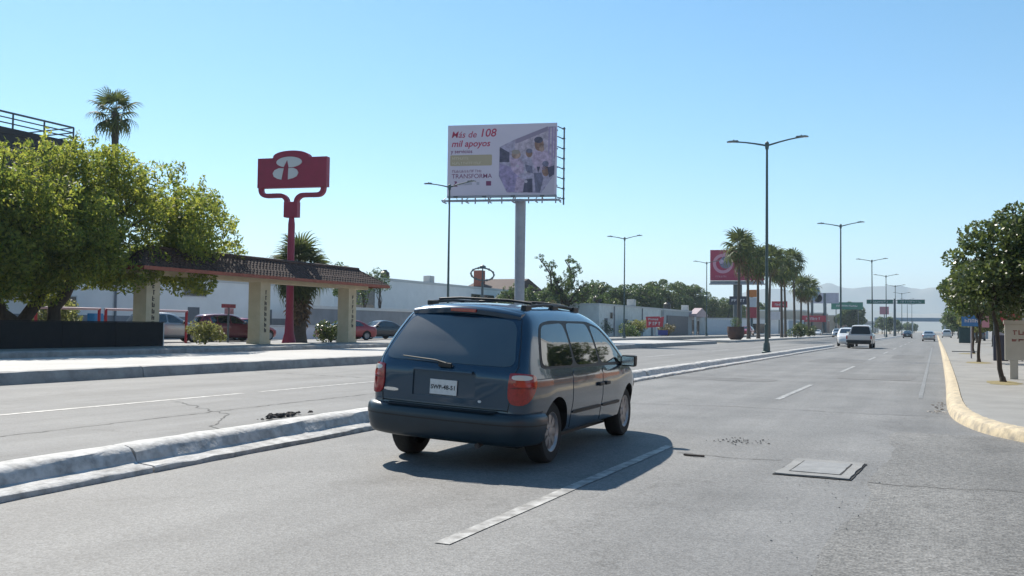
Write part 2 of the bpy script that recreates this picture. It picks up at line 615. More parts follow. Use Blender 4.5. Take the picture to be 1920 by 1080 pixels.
M_mtn = mat('mountain_rock', (0.10, 0.105, 0.075), 0.95, col2=(0.19, 0.16, 0.12), scale=0.004)
ridge(5200, [(-2600, 60), (-2100, 150), (-1700, 120), (-1300, 190), (-1050, 165), (-920, 215), (-780, 222), (-680, 205), (-514, 250), (-450, 228), (-394, 222), (-300, 230), (-186, 236), (-80, 216), (14, 224), (120, 200), (230, 208), (500, 160), (900, 190), (1500, 80)], 900, M_mtn, 3)
ridge(4000, [(-2300, 40), (-1500, 90), (-900, 70), (-620, 110), (-430, 120), (-250, 85), (-60, 70), (200, 80), (600, 60), (1200, 40)], 700, M_mtn, 11)

# coarser, older asphalt of the side-street mouth, laid with an uneven edge; a couple of old patches
M_road3 = road_mat('coarse_asphalt', (0.142, 0.139, 0.133), (0.200, 0.195, 0.186), 0.36, 44.0, bump=0.7, seed=12.0)
M_patch = road_mat('patched_asphalt', (0.125, 0.123, 0.120), (0.165, 0.162, 0.157), 0.2, 58.0, crack=False, seed=5.0)
rgp = random.Random(23)
edge = []
for i in range(70):
    y = -20 + .5 * i
    edge.append((-.52 - .028 * max(0, 11 - y) + .05 * math.sin(y * 1.7) + rgp.uniform(-.035, .035), y))
mbp = MB()
mbp.v = [(x, y, .003) for x, y in edge] + [(14, y, .003) for x, y in edge]
mbp.f = [(i, i + 70, i + 71, i + 1) for i in range(69)]
mbp.build('side_street_asphalt', M_road3, road, recalc=False)
def blob_patch(cx, cy, rx, ry, n=40, j=.12, z=.004, m=M_patch):
    pts = []
    for k in range(n):
        w = 2 * math.pi * k / n
        c, s = math.cos(w), math.sin(w)
        e = 5
        rr = 1 / (abs(c) ** e + abs(s) ** e) ** (1 / e)
        pts.append((cx + rx * rr * c + rgp.uniform(-j, j) * .4, cy + ry * rr * s + rgp.uniform(-j, j)))
    mb_ = MB(); mb_.v = [(x, y, z) for x, y in pts] + [(cx, cy, z)]
    mb_.f = [(i, (i + 1) % n, n) for i in range(n)]
    mb_.build('asphalt_patch', m, road, recalc=False)
blob_patch(-1.7, 31, 1.1, 1.6); blob_patch(-5.6, 27, 1.5, .8); blob_patch(-4.2, 46, 1.2, 2.5); blob_patch(-1.4, 56, .8, 4)

# cracks and tar seams in the asphalt
M_tar = mat('crack_tar', (0.095, 0.093, 0.09), .9, var=.3, scale=12)
def crack(pts, w, par, z=.0065, seed=1, wob=.05):
    r_ = random.Random(seed)
    P_ = []
    for (a, b), (c, d) in zip(pts, pts[1:]):
        n = max(2, int(math.hypot(c - a, d - b) / .14))
        P_ += [(a + (c - a) * i / n + r_.uniform(-wob, wob), b + (d - b) * i / n + r_.uniform(-wob, wob)) for i in range(n)]
    P_.append(pts[-1])
    l, r0 = offset_path(P_, w / 2), offset_path(P_, -w / 2)
    mb_ = MB()
    for i in range(len(P_)):
        k = r_.uniform(.35, 1.2)
        x, y = P_[i]
        mb_.v += [(x + (l[i][0] - x) * k, y + (l[i][1] - y) * k, z), (x + (r0[i][0] - x) * k, y + (r0[i][1] - y) * k, z)]
    for i in range(len(P_) - 1):
        mb_.f.append((2 * i, 2 * i + 1, 2 * i + 3, 2 * i + 2))
    mb_.build('road_crack', M_tar, par, recalc=False)
crack([(-12.6, 13.0), (-11.2, 12.2), (-10.2, 11.6), (-9.2, 10.2), (-8.4, 9.6)], .03, road2, seed=2, wob=.06)
crack([(-2.72, 10.75), (-2.0, 10.6), (-1.55, 10.72)], .022, road, seed=3, wob=.03)
crack([(-.58, 9.6), (-.3, 9.5), (.6, 9.65), (2.2, 9.4)], .02, road, seed=4, wob=.04)
crack([(-7.0, 17.5), (-5.2, 17.2), (-3.4, 17.6), (-1.2, 17.3), (.1, 17.5)], .03, road, seed=5, wob=.05)
crack([(-7.1, 29), (-3.5, 29.4), (0, 29.1)], .05, road, seed=6, wob=.06)
crack([(-18.4, 22), (-14, 21.4), (-9, 22.1)], .05, road2, seed=9, wob=.08)
crack([(-10.6, -2), (-10.5, 6), (-10.7, 14), (-10.6, 26)], .03, road2, seed=10, wob=.03)

# ------------------------------------------------------------------ vehicles
M_black = mat('black_rubber_trim', (0.012, 0.012, 0.013), 0.55)
M_tyre = mat('tyre_rubber', (0.018, 0.018, 0.018), 0.85, var=0.3, scale=30)
M_rim = mat('silver_wheel_paint', (0.30, 0.30, 0.31), 0.38, metal=0.7, var=0.12, scale=9)
M_glass = mat('tinted_car_glass', (0.010, 0.014, 0.017), 0.03, spec=1.0)
M_glass.node_tree.nodes['Principled BSDF'].inputs['IOR'].default_value = 1.75
M_redlens = mat('red_lens', (0.30, 0.006, 0.008), 0.10, spec=0.6, coat=0.6, var=0.3, scale=40)
M_clearlens = mat('clear_lens', (0.62, 0.58, 0.52), 0.12, coat=0.6)
M_chrome = mat('chrome', (0.75, 0.75, 0.76), 0.16, metal=1.0)
M_plate = mat('white_plate', (0.62, 0.63, 0.63), 0.45, var=0.08, scale=30)
M_ink = mat('dark_ink', (0.02, 0.022, 0.03), 0.6)

def carpaint(name, col, rough=0.28, metal=0.35, dust=0.10):
    m = mat(name, col, rough, metal=metal, coat=0.8, col2=tuple(c * (1 - dust) + 0.30 * dust for c in col), scale=2.2, thresh=(0.35, 0.8))
    return m

def shell_mesh(sp):
    na, nb, nc = sp.get('res', (10, 30, 14))
    W, Hh = 1.0, 0.75
    y0 = min(y for _, y in sp['rear']); y1 = max(y for _, y in sp['front'])
    L = (y1 - y0) / 2
    r_ = sp.get('rad', 0.13)
    idx, vs, fs = {}, [], []
    zb = sp['zb']
    def point(a, b, c):
        p = Vector((a * W, b * L, c * Hh))
        q = Vector((max(-(W - r_), min(W - r_, p.x)), max(-(L - r_), min(L - r_, p.y)), max(-(Hh - r_), min(Hh - r_, p.z))))
        d = p - q
        if d.length > 1e-9:
            p = q + d.normalized() * r_
        a, b, c = p.x / W, p.y / L, p.z / Hh
        t = (b + 1) / 2
        y = y0 + (y1 - y0) * t
        for _ in range(5):
            zt = smooth_interp(sp['top'], y) - sp.get('crown', 0.035) * a * a
            z = zb + (c + 1) / 2 * (zt - zb)
            y = smooth_interp(sp['rear'], z) * (1 - t) + smooth_interp(sp['front'], z) * t
        w = smooth_interp(sp['half'], z) * smooth_interp(sp['plan'], y)
        bow = sp.get('bow', 0.05) * (abs(a) ** 2.2)
        yy = y + (bow * max(0, 1 - t * 12) if t < .5 else -bow * 2.5 * max(0, 1 - (1 - t) * 8))
        return (a * w, yy, z)
    def vid(i, j, k):
        if (i, j, k) not in idx:
            idx[(i, j, k)] = len(vs)
            vs.append(point(2 * i / na - 1, 2 * j / nb - 1, 2 * k / nc - 1))
        return idx[(i, j, k)]
    for j in range(nb):
        for k in range(nc):
            for i in (0, na):
                fs.append((vid(i, j, k), vid(i, j + 1, k), vid(i, j + 1, k + 1), vid(i, j, k + 1)))
        for i in range(na):
            for k in (0, nc):
                fs.append((vid(i, j, k), vid(i + 1, j, k), vid(i + 1, j + 1, k), vid(i, j + 1, k)))
    for i in range(na):
        for k in range(nc):
            for j in (0, nb):
                fs.append((vid(i, j, k), vid(i + 1, j, k), vid(i + 1, j, k + 1), vid(i, j, k + 1)))
    me = bpy.data.meshes.new('body')
    me.from_pydata(vs, [], fs)
    bm = bmesh.new(); bm.from_mesh(me)
    bmesh.ops.recalc_face_normals(bm, faces=bm.faces)
    bm.to_mesh(me); bm.free()
    return me

def boolean_cut(o, cutter_mb, m):
    cut = cutter_mb.build('cutter', m)
    md = o.modifiers.new('cut', 'BOOLEAN')
    md.operation = 'DIFFERENCE'
    md.solver = 'EXACT'
    md.object = cut
    md.material_mode = 'TRANSFER'
    bpy.context.view_layer.update()
    dg = bpy.context.evaluated_depsgraph_get()
    me = bpy.data.meshes.new_from_object(o.evaluated_get(dg))
    o.modifiers.clear()
    o.data = me
    bpy.data.objects.remove(cut)

def round_poly(poly, it=2):
    for _ in range(it):
        out = []
        n = len(poly)
        for i in range(n):
            a, b = poly[i], poly[(i + 1) % n]
            l = math.hypot(b[0] - a[0], b[1] - a[1])
            k = min(0.25, 0.06 / max(l, 1e-6)) if it < 3 else 0.25
            out += [(a[0] + (b[0] - a[0]) * k, a[1] + (b[1] - a[1]) * k), (b[0] + (a[0] - b[0]) * k, b[1] + (a[1] - b[1]) * k)]
        poly = out
    return poly

def densify(poly, step=0.07):
    out = []
    n = len(poly)
    for i in range(n):
        a, b = poly[i], poly[(i + 1) % n]
        k = max(1, int(math.hypot(b[0] - a[0], b[1] - a[1]) / step))
        out += [(a[0] + (b[0] - a[0]) * t / k, a[1] + (b[1] - a[1]) * t / k) for t in range(k)]
    return out

VIEWS = {'right': (Vector((-1, 0, 0)), Vector((0, 1, 0))), 'left': (Vector((1, 0, 0)), Vector((0, 1, 0))),
         'rear': (Vector((0, 1, 0)), Vector((1, 0, 0))), 'front': (Vector((0, -1, 0)), Vector((1, 0, 0))),
         'rr': (Vector((-.5, .866, 0)), Vector((.866, .5, 0))), 'rl': (Vector((.5, .866, 0)), Vector((-.866, .5, 0))),
         'fr': (Vector((-.5, -.866, 0)), Vector((.866, -.5, 0))), 'fl': (Vector((.5, -.866, 0)), Vector((-.866, -.5, 0)))}

def patch(name, bvh, view, poly, m, parent, off=0.004, rings=6, rnd=2, step=0.07, loc=None):
    """a panel laid on the body: outline given in a view, draped on the body by rays"""
    d, u = VIEWS[view]
    poly = densify(round_poly(poly, rnd), step)
    cx = sum(p[0] for p in poly) / len(poly); cy = sum(p[1] for p in poly) / len(poly)
    mb = MB()
    n = len(poly)
    def hit(a, b, o):
        base = u * a + Vector((0, 0, b))
        h = bvh.ray_cast(base - d * 6.0, d, 12.0)
        if h[0] is None:
            return None
        nn = h[1] if h[1].dot(d) < 0 else -h[1]
        return h[0] + nn * o
    last = None
    for k in range(rings, 0, -1):
        s = k / rings
        for (a, b) in poly:
            p = hit(cx + (a - cx) * s, cy + (b - cy) * s, off)
            if p is None:
                p = last if last is not None else Vector((0, 0, 0))
            last = p
            mb.v.append(tuple(p))
    c = hit(cx, cy, off)
    mb.v.append(tuple(c if c is not None else last))
    for k in range(rings - 1):
        for i in range(n):
            a, b = k * n + i, k * n + (i + 1) % n
            mb.f.append((a, b, b + n, a + n))
    for i in range(n):
        mb.f.append(((rings - 1) * n + i, (rings - 1) * n + (i + 1) % n, rings * n))
    o0 = len(mb.v)
    for (a, b) in poly:
        p = hit(a, b, -0.012)
        p = p if p is not None else last
        mb.v.append(tuple(p))
    for i in range(n):
        mb.f.append((i, o0 + i, o0 + (i + 1) % n, (i + 1) % n))
    return mb.build(name, m, parent, smooth=True, angle=50, loc=loc)

def seam(bvh, view, pts, m, parent, w=0.006, off=0.0015, name='panel_gap'):
    d, u = VIEWS[view]
    mb = MB()
    pp = []
    for (a, b), (c, e) in zip(pts, pts[1:]):
        k = max(1, int(math.hypot(c - a, e - b) / 0.06))
        pp += [(a + (c - a) * t / k, b + (e - b) * t / k) for t in range(k)]
    pp.append(pts[-1])
    ok = []
    for a, b in pp:
        h = bvh.ray_cast(u * a + Vector((0, 0, b)) - d * 6, d, 12)
        if h[0] is not None:
            nn = h[1] if h[1].dot(d) < 0 else -h[1]
            ok.append(h[0] + nn * off)
    if len(ok) < 2:
        return
    mb.tube(ok, w / 2 + .001, 4)
    return mb.build(name, m, parent)

def wheel(parent, x, y, r_, w, side, rim_r, spokes=8, m_rim=None, detail=True):
    m_rim = m_rim or M_rim
    mb = MB()
    mb.lathe([(rim_r, -w / 2), (r_ - .03, -w / 2), (r_ - .008, -w / 2 + .02), (r_, -w / 2 + .045), (r_, w / 2 - .045), (r_ - .008, w / 2 - .02), (r_ - .03, w / 2), (rim_r, w / 2)], 32 if detail else 18, 'x', caps=False)
    t = mb.build('wheel', M_tyre, parent, smooth=True, angle=35, loc=(x, y, r_))
    s = side
    f = w / 2
    disc = MB().lathe([(0.001, s * (f - .05)), (rim_r + .004, s * (f - .05)), (rim_r + .004, s * (f - .08)), (0.001, s * (f - .08))], 24, 'x')
    disc.build('wheel_well_disc', M_black, t)
    rm = MB()
    rm.lathe([(rim_r - .035, s * (f - .03)), (rim_r - .005, s * (f - .004)), (rim_r + .006, s * (f - .002)), (rim_r + .006, s * (f - .05)), (rim_r - .03, s * (f - .055)), (rim_r - .035, s * (f - .03))], 28 if detail else 16, 'x')
    rm.lathe([(0.001, s * (f - .012)), (rim_r * .24, s * (f - .016)), (rim_r * .30, s * (f - .04)), (rim_r * .30, s * (f - .06))], 16, 'x')
    for k in range(spokes):
        a = 2 * math.pi * k / spokes
        M = Matrix.Rotation(a, 4, 'X')
        hw0, hw1 = rim_r * .12, rim_r * .19
        pts = [(s * (f - .022), -hw0, rim_r * .22), (s * (f - .022), hw0, rim_r * .22), (s * (f - .024), hw1, rim_r * .93), (s * (f - .024), -hw1, rim_r * .93)]
        back = [(p[0] - s * .03, p[1], p[2]) for p in pts]
        rm.add([M @ Vector(p) for p in pts + back], [(0, 1, 2, 3), (7, 6, 5, 4), (0, 4, 5, 1), (1, 5, 6, 2), (2, 6, 7, 3), (3, 7, 4, 0)])
    rm.build('rim', m_rim, t, smooth=True, angle=30)
    return t

def build_car(sp, root, paint):
    me = shell_mesh(sp)
    body = link_mesh('body', me, paint)
    me.materials.append(M_black)
    wb, rr = sp['wb'], sp['wheel_r']
    ar = sp.get('arch_r', rr + 0.055)
    tr = sp['track']
    cut = MB()
    for y in (0, wb):
        for s in (-1, 1):
            prof = [(ar, s * (tr - .19)), (ar, s * 1.4)]
            cut.lathe(prof, 40 if sp.get('hero') else 20, 'x', (0, y, rr))
    for b in sp.get('cut_boxes', ()):
        cut.box(*b)
    boolean_cut(body, cut, M_black)
    body.parent = root
    for pf in body.data.polygons:
        if pf.material_index == 1 and pf.center.y < -.8 and pf.center.z > .6:
            pf.material_index = 0
    me = body.data
    me.shade_smooth()
    me.set_sharp_from_angle(angle=R(38))
    bpy.context.view_layer.update()
    bm = bmesh.new(); bm.from_mesh(me)
    bvh = BVHTree.FromBMesh(bm)
    bm.free()
    det = bool(sp.get('hero'))
    for y in (0, wb):
        for s in (-1, 1):
            wheel(root, s * (tr), y, rr, sp.get('tyre_w', .2), s, sp.get('rim_r', rr * .62), sp.get('spokes', 6), detail=det)
    for s, nm in ((1, 'right'), (-1, 'left')):
        for p in sp.get('surround', ()):
            patch('window_surround', bvh, nm, p, M_black, root, 0.003)
        for p in sp.get('side_glass', ()):
            patch('side_window', bvh, nm, p, M_glass, root, 0.006)
        for p in sp.get('doors', ()):
            patch('door', bvh, nm, p, paint, root, 0.0045, rings=8)
    for p in sp.get('rear_glass', ()):
        patch('rear_window', bvh, 'rear', p, sp.get('rear_mat', M_glass), root, 0.006, rings=8)
    for p in sp.get('front_glass', ()):
        patch('windscreen', bvh, 'front', p, M_glass, root, 0.006, rings=8)
    for p in sp.get('tail', ()):
        for nm in ('rr', 'rl'):
            patch('tail_light', bvh, nm, p, M_redlens, root, 0.012, rings=4)
    for p in sp.get('head', ()):
        for nm in ('fr', 'fl'):
            patch('headlight', bvh, nm, p, M_clearlens, root, 0.01, rings=4)
    # door mirrors
    my, mz, mx = sp.get('mirror', (wb - .62, 1.0, .92))
    for s in (-1, 1):
        mb = MB()
        mb.box(s * mx - .10, s * mx + .10, my - .03, my + .09, mz - .075, mz + .075)
        mr = mb.build('door_mirror', sp.get('mirror_mat', M_black), root, bevel=0.03, smooth=True)
        MB().box(min(s * mx * .8, s * (mx - .05)), max(s * mx * .8, s * (mx - .05)), my + .0, my + .05, mz - .07, mz - .02).build('mirror_arm', M_black, mr)
        MB().box(s * mx - .08, s * mx + .08, my - .036, my - .031, mz - .055, mz + .055).build('mirror_glass', M_chrome, mr)
    # number plate
    if 'plate' in sp:
        py, pz, ptxt = sp['plate']
        pl = MB().box(-.155, .155, py - .012, py, pz - .078, pz + .078).build('number_plate', M_plate, root, bevel=0.004)
        if ptxt:
            text('plate_number', ptxt, 0.062, M_ink, pl, (0, py - .0135, pz - .022), align='CENTER', bold=0.0015, extrude=0.0006)
    return body, bvh

SEDAN = dict(zb=.20, wb=2.62, wheel_r=.315, track=.74, rim_r=.205, res=(10, 32, 14), rad=.12,
    rear=[(.2, -.84), (.45, -.97), (.75, -.95), (.95, -.90), (1.5, -.86)],
    front=[(.2, 3.36), (.45, 3.48), (.65, 3.44), (.8, 3.3), (1.5, 3.2)],
    top=[(-.98, .93), (-.7, 1.0), (-.35, 1.05), (.15, 1.30), (.55, 1.43), (1.05, 1.46), (1.45, 1.41), (1.85, 1.20), (2.25, .99), (2.6, .93), (3.15, .80), (3.5, .66)],
    half=[(.2, .78), (.35, .84), (.6, .865), (.82, .85), (.95, .82), (1.2, .70), (1.46, .57)],
    plan=[(-.97, .84), (-.5, .95), (.2, 1), (2.2, 1), (3.0, .93), (3.5, .74)],
    side_glass=[[(.20, 1.0), (.5, 1.31), (1.08, 1.36), (1.12, .98)], [(1.18, .98), (1.14, 1.36), (1.42, 1.32), (1.98, .97)]],
    rear_glass=[[(-.60, 1.09), (.60, 1.09), (.48, 1.36), (-.48, 1.36)]],
    front_glass=[[(-.66, 1.02), (.66, 1.02), (.53, 1.37), (-.53, 1.37)]],
    doors=[[(.35, .32), (.25, .95), (1.12, .94), (1.12, .32)], [(1.15, .32), (1.15, .94), (2.1, .93), (2.18, .7), (2.15, .32)]],
    tail=[[(.10, .68), (.10, .88), (.38, .88), (.40, .70)]], head=[[(-1.05 + .0, .56), (-1.05, .72), (-1.0, .72), (-1.0, .56)]][:0],
    mirror=(1.95, .99, .88), plate=(-.985, .62, ''))
HATCH = dict(SEDAN, zb=.22, wheel_r=.33, wb=2.6, track=.76,
    rear=[(.22, -.74), (.45, -.84), (.9, -.82), (1.1, -.76), (1.4, -.56), (1.65, -.45)],
    top=[(-.9, 1.55), (-.4, 1.60), (.3, 1.66), (1.0, 1.67), (1.5, 1.60), (1.9, 1.38), (2.3, 1.14), (2.6, 1.06), (3.15, .94), (3.45, .76)],
    half=[(.22, .82), (.4, .88), (.7, .90), (1.0, .88), (1.1, .85), (1.4, .74), (1.67, .62)],
    side_glass=[[(-.35, 1.10), (-.1, 1.45), (.3, 1.52), (.3, 1.10)], [(.36, 1.10), (.36, 1.52), (1.08, 1.55), (1.12, 1.09)], [(1.18, 1.09), (1.14, 1.55), (1.45, 1.50), (2.05, 1.08)]],
    rear_glass=[[(-.62, 1.12), (.62, 1.12), (.52, 1.46), (-.52, 1.46)]], front_glass=[[(-.68, 1.16), (.68, 1.16), (.56, 1.54), (-.56, 1.54)]],
    tail=[[(.20, .80), (.18, 1.05), (.40, 1.05), (.42, .82)]], mirror=(2.0, 1.12, .92), plate=(-.85, .78, ''))
PICKUP = dict(rear_mat=mat('dark_cab_glass', (0.012, 0.013, 0.015), .35), zb=.34, wb=3.2, wheel_r=.37, track=.82, rim_r=.22, arch_r=.45, res=(10, 44, 14), rad=.07, crown=.02, tyre_w=.24,
    rear=[(.34, -1.08), (.5, -1.12), (1.1, -1.12), (1.2, -1.12), (1.9, -1.0)],
    front=[(.34, 4.02), (.6, 4.1), (.95, 4.06), (1.1, 3.9), (1.9, 3.8)],
    top=[(-1.2, 1.06), (.80, 1.06), (.84, 1.12), (.90, 1.72), (1.08, 1.84), (1.8, 1.87), (2.2, 1.82), (2.55, 1.62), (2.95, 1.28), (3.05, 1.2), (3.7, 1.12), (4.05, 1.0)],
    half=[(.34, .90), (.5, .95), (.8, .97), (1.06, .96), (1.12, .86), (1.5, .76), (1.85, .64)],
    plan=[(-1.1, .98), (0, 1), (3, 1), (3.6, .97), (4.1, .86)],
    side_glass=[[(1.12, 1.2), (1.18, 1.7), (1.62, 1.73), (1.62, 1.2)], [(1.68, 1.2), (1.68, 1.73), (2.2, 1.7), (2.75, 1.2)]],
    rear_glass=[[(-.77, 1.12), (.77, 1.12), (.62, 1.76), (-.62, 1.76)]], front_glass=[[(-.74, 1.28), (.74, 1.28), (.64, 1.72), (-.64, 1.72)]],
    doors=[[(1.05, .5), (1.05, 1.15), (2.75, 1.15), (2.65, .5)]],
    tail=[[(.20, .72), (.20, 1.03), (.34, 1.03), (.34, .72)]], mirror=(2.6, 1.25, 1.12), plate=(-1.16, .60, ''),
    cut_boxes=[(-.80, .80, -1.02, .74, .68, 1.6)])

# the blue minivan in the near lane
M_dusty = mat('dusty_tinted_glass', (0.010, 0.016, 0.022), 0.28, spec=0.7, coat=1.0, col2=(0.030, 0.038, 0.042), scale=2.4, thresh=(.40, .75), stretch=(1, 1, .5), detail=7)
M_dusty.node_tree.nodes['Principled BSDF'].inputs['IOR'].default_value = 1.75
VAN = dict(hero=True, rear_mat=M_dusty, zb=.25, wb=2.878, wheel_r=.335, track=.80, rim_r=.215, arch_r=.395, spokes=8, tyre_w=.21, res=(24, 72, 34), rad=.15, crown=.04, bow=.06,
    rear=[(.25, -.80), (.36, -.86), (.54, -.88), (.62, -.87), (.95, -.87), (1.03, -.845), (1.3, -.66), (1.5, -.50), (1.62, -.41), (1.75, -.35)],
    front=[(.25, 3.68), (.45, 3.80), (.62, 3.79), (.80, 3.68), (.95, 3.5), (1.75, 3.4)],
    top=[(-.9, 1.62), (-.45, 1.66), (.1, 1.70), (.8, 1.715), (1.4, 1.70), (1.9, 1.62), (2.2, 1.50), (2.6, 1.27), (2.95, 1.07), (3.1, 1.0), (3.4, .92), (3.65, .82), (3.8, .70)],
    half=[(.25, .87), (.33, .925), (.5, .955), (.68, .975), (.88, .965), (1.02, .93), (1.10, .905), (1.35, .82), (1.54, .735), (1.72, .64)],
    plan=[(-.9, .895), (-.6, .95), (-.1, .99), (2.2, 1), (3.0, .965), (3.5, .88), (3.8, .76)],
    surround=[[(-.43, 1.04), (-.30, 1.36), (-.15, 1.51), (.2, 1.545), (1.5, 1.545), (1.9, 1.48), (2.3, 1.265), (2.72, 1.00), (1.6, 1.01)]],
    side_glass=[[(-.38, 1.065), (-.25, 1.36), (-.12, 1.49), (.58, 1.52), (.58, 1.05)],
                [(.65, 1.05), (.65, 1.52), (1.44, 1.515), (1.53, 1.045)],
                [(1.60, 1.045), (1.51, 1.51), (1.84, 1.455), (2.22, 1.26), (2.58, 1.035)]],
    doors=[[(.48, .33), (.48, 1.0), (1.57, 1.0), (1.57, .33)], [(1.60, .33), (1.60, 1.0), (2.66, .98), (2.58, .78), (2.44, .55), (2.40, .33)]],
    rear_glass=[[(-.755, 1.055), (.755, 1.055), (.70, 1.25), (.62, 1.50), (.5, 1.535), (-.5, 1.535), (-.62, 1.50), (-.70, 1.25)]],
    front_glass=[[(-.80, 1.08), (.80, 1.08), (.64, 1.55), (-.64, 1.55)]],
    tail=[], head=[], mirror=(2.42, 1.055, 1.05), plate=(-.852, .80, 'SWP-48-51'),
    cut_boxes=[(-.36, .36, -1.0, -.845, .70, .965)])
van = thing('minivan', 'dark blue minivan seen from behind, driving away in the near lane', 'minivan', (-4.62, 9.25, 0), R(1.8))
M_van = carpaint('dark_blue_paint', (0.008, 0.041, 0.080), 0.22, 0.45, 0.03)
vbody, vb = build_car(VAN, van, M_van)
van.scale = (.985, .985, .98)
# wrap-round tail lights: red lens with a pale reversing lamp along the top
for nm in ('rr', 'rl'):
    tl = patch('tail_light', vb, nm, [(.20, .70), (.205, .985), (.24, 1.0), (.475, .99), (.51, .92), (.485, .80), (.41, .70), (.31, .67)], M_redlens, van, 0.016, rings=6)
    patch('reversing_lamp', vb, nm, [(.235, .93), (.235, .98), (.435, .975), (.445, .93)], M_clearlens, tl, 0.020, rings=3)
    patch('headlight', vb, 'f' + nm[1], [(-1.32, .62), (-1.30, .78), (-.95, .80), (-.95, .64)], M_clearlens, van, 0.012, rings=4)
# bumper wrapping the tail
path = [(.945, -.43), (.942, -.50), (.93, -.60), (.895, -.71), (.82, -.81), (.71, -.865), (.55, -.895), (.3, -.912), (0, -.92)]
path = path + [(-x, y) for x, y in reversed(path[:-1])]
path = catmull(path, 4)
bsec = [(-.10, .245), (0.0, .27), (.03, .31), (.055, .40), (.07, .50), (.062, .555), (.03, .585), (-.10, .60)]
mb = MB()
off = offset_path(path, -1.0)
for (x, y), (ox, oy) in zip(path, off):
    nx, ny = x - ox, y - oy
    for o, z in bsec:
        mb.v.append((x - nx * o, y - ny * o, z))
k = len(bsec)
for j in range(len(path) - 1):
    for i in range(k - 1):
        a = j * k + i
        mb.f.append((a, a + 1, a + k + 1, a + k))
M_bump = mat('dark_blue_bumper', (0.010, 0.025, 0.037), 0.42, coat=0.2, var=0.15, scale=3)
bump_o = mb.build('rear_bumper', M_bump, van, smooth=True, angle=50)
mb = MB()
for (x, y), (ox, oy) in zip(path, off):
    nx, ny = x - ox, y - oy
    for o, z in ((.0655, .470), (.0675, .482)):
        mb.v.append((x - nx * o - nx * .001, y - ny * o - ny * .001, z))
for j in range(len(path) - 1):
    mb.f.append((2 * j, 2 * j + 1, 2 * j + 3, 2 * j + 2))
mb.build('bumper_groove', M_black, van)
# tailgate shut lines, the wiper, badge, high brake lamp, handle lip
for s in (-1, 1):
    seam(vb, 'rear', [(s * .72, .60), (s * .745, .80), (s * .765, 1.0), (s * .785, 1.06), (s * .73, 1.30), (s * .65, 1.54)], M_black, van, 0.008)
    nm = 'right' if s > 0 else 'left'
    seam(vb, nm, [(-.62, .935), (.45, .945)], M_black, van, 0.006)
    patch('side_moulding', vb, nm, [(.50, .505), (.50, .545), (1.555, .545), (1.555, .505)], M_black, van, 0.014, rings=2, rnd=1)
    patch('side_moulding', vb, nm, [(1.62, .505), (1.62, .545), (2.38, .545), (2.38, .505)], M_black, van, 0.014, rings=2, rnd=1)
    seam(vb, nm, [(-.40, .60), (-.5, .595), (-.62, .60)], M_black, van, 0.006)
seam(vb, 'rear', [(-.72, .615), (.72, .615)], M_black, van, 0.01)
MB().box(-.15, .15, -.492, -.47, 1.592, 1.628).build('high_brake_light', M_redlens, van, bevel=.006)
sp_mb = MB()
pts = [(-.64 + 1.28 * i / 14) for i in range(15)]
for x in pts:
    t = (x / .64) ** 2
    zt = 1.655 - .055 * t
    yb = -.475 + .06 * t
    sp_mb.v += [(x, yb + .16, zt + .012), (x, yb + .02, zt - .004), (x, yb, zt - .03), (x, yb + .012, zt - .075), (x, yb + .08, zt - .085)]
for j in range(14):
    for i in range(4):
        a = j * 5 + i
        sp_mb.f.append((a, a + 1, a + 6, a + 5))
sp_mb.f += [tuple(range(5)), tuple(70 + i for i in reversed(range(5)))]
sp_mb.build('roof_spoiler', M_van, van, smooth=True, angle=50)
wp = MB().tube([(.02, -.875, 1.035), (.03, -.885, 1.05), (-.10, -.870, 1.075), (-.50, -.845, 1.095)], [.014, .012, .009, .006], 6).build('rear_wiper', M_black, van)
MB().box(-.06, .09, -.892, -.86, 1.01, 1.055).build('wiper_pivot', M_black, wp, bevel=.008)
MB().box(-.335, .335, -.905, -.862, .955, .985).build('handle_strip', M_van, van, bevel=.010, smooth=True)
patch('chrome_badge', vb, 'rear', [(-.71, .715), (-.71, .75), (-.53, .75), (-.53, .715)], M_chrome, van, 0.008, rings=2, rnd=1)
for s in (-1, 1):
    for (y, w) in ((1.46, .085), (1.72, .085)):
        xh = s * 0.975
        hd = MB().box(min(xh, xh + s * .035), max(xh, xh + s * .035), y - w, y + w, .775, .82).build('door_handle', M_black, van, bevel=.012, smooth=True)
    rail = [(s * .57, -.15, 1.65), (s * .57, -.10, 1.685), (s * .57, .4, 1.715), (s * .57, 1.1, 1.715), (s * .56, 1.5, 1.69), (s * .55, 1.57, 1.65)]
    rl = MB().tube(rail, .018, 8).build('roof_rail', M_black, van, smooth=True)
    for y in (-.1, .75, 1.5):
        MB().box(s * .57 - .03, s * .57 + .03, y - .09, y + .09, 1.62, 1.70 + .015 * (y > 0)).build('rail_foot', M_black, rl, bevel=.012)
for y in (.05, 1.15):
    MB().tube([(-.57, y, 1.722), (-.3, y, 1.745), (.3, y, 1.745), (.57, y, 1.722)], .014, 8).build('roof_crossbar', M_black, van, smooth=True)
MB().tube([(.45, -.75, .27), (.45, -.86, .255), (.45, -.93, .245)], .028, 10).build('exhaust_pipe', mat('rusty_steel', (0.10, 0.08, 0.07), 0.7, metal=.6, var=.3, scale=20), van)
MB().box(-.70, .70, -.45, 3.3, .19, .26).build('underbody', M_black, van)
MB().tube([(-.7, 0, .30), (.7, 0, .30)], .05, 8).build('rear_axle', M_black, van)

# other vehicles ---------------------------------------------------
def place_car(name, label, cat, spec, paint, x, y, z, head, group=None):
    """head: direction of travel, degrees clockwise from +Y; x, y is the middle of the rear axle"""
    t = thing(name, label, cat, (x, y, z), -R(head), group)
    build_car(spec, t, paint)
    return t

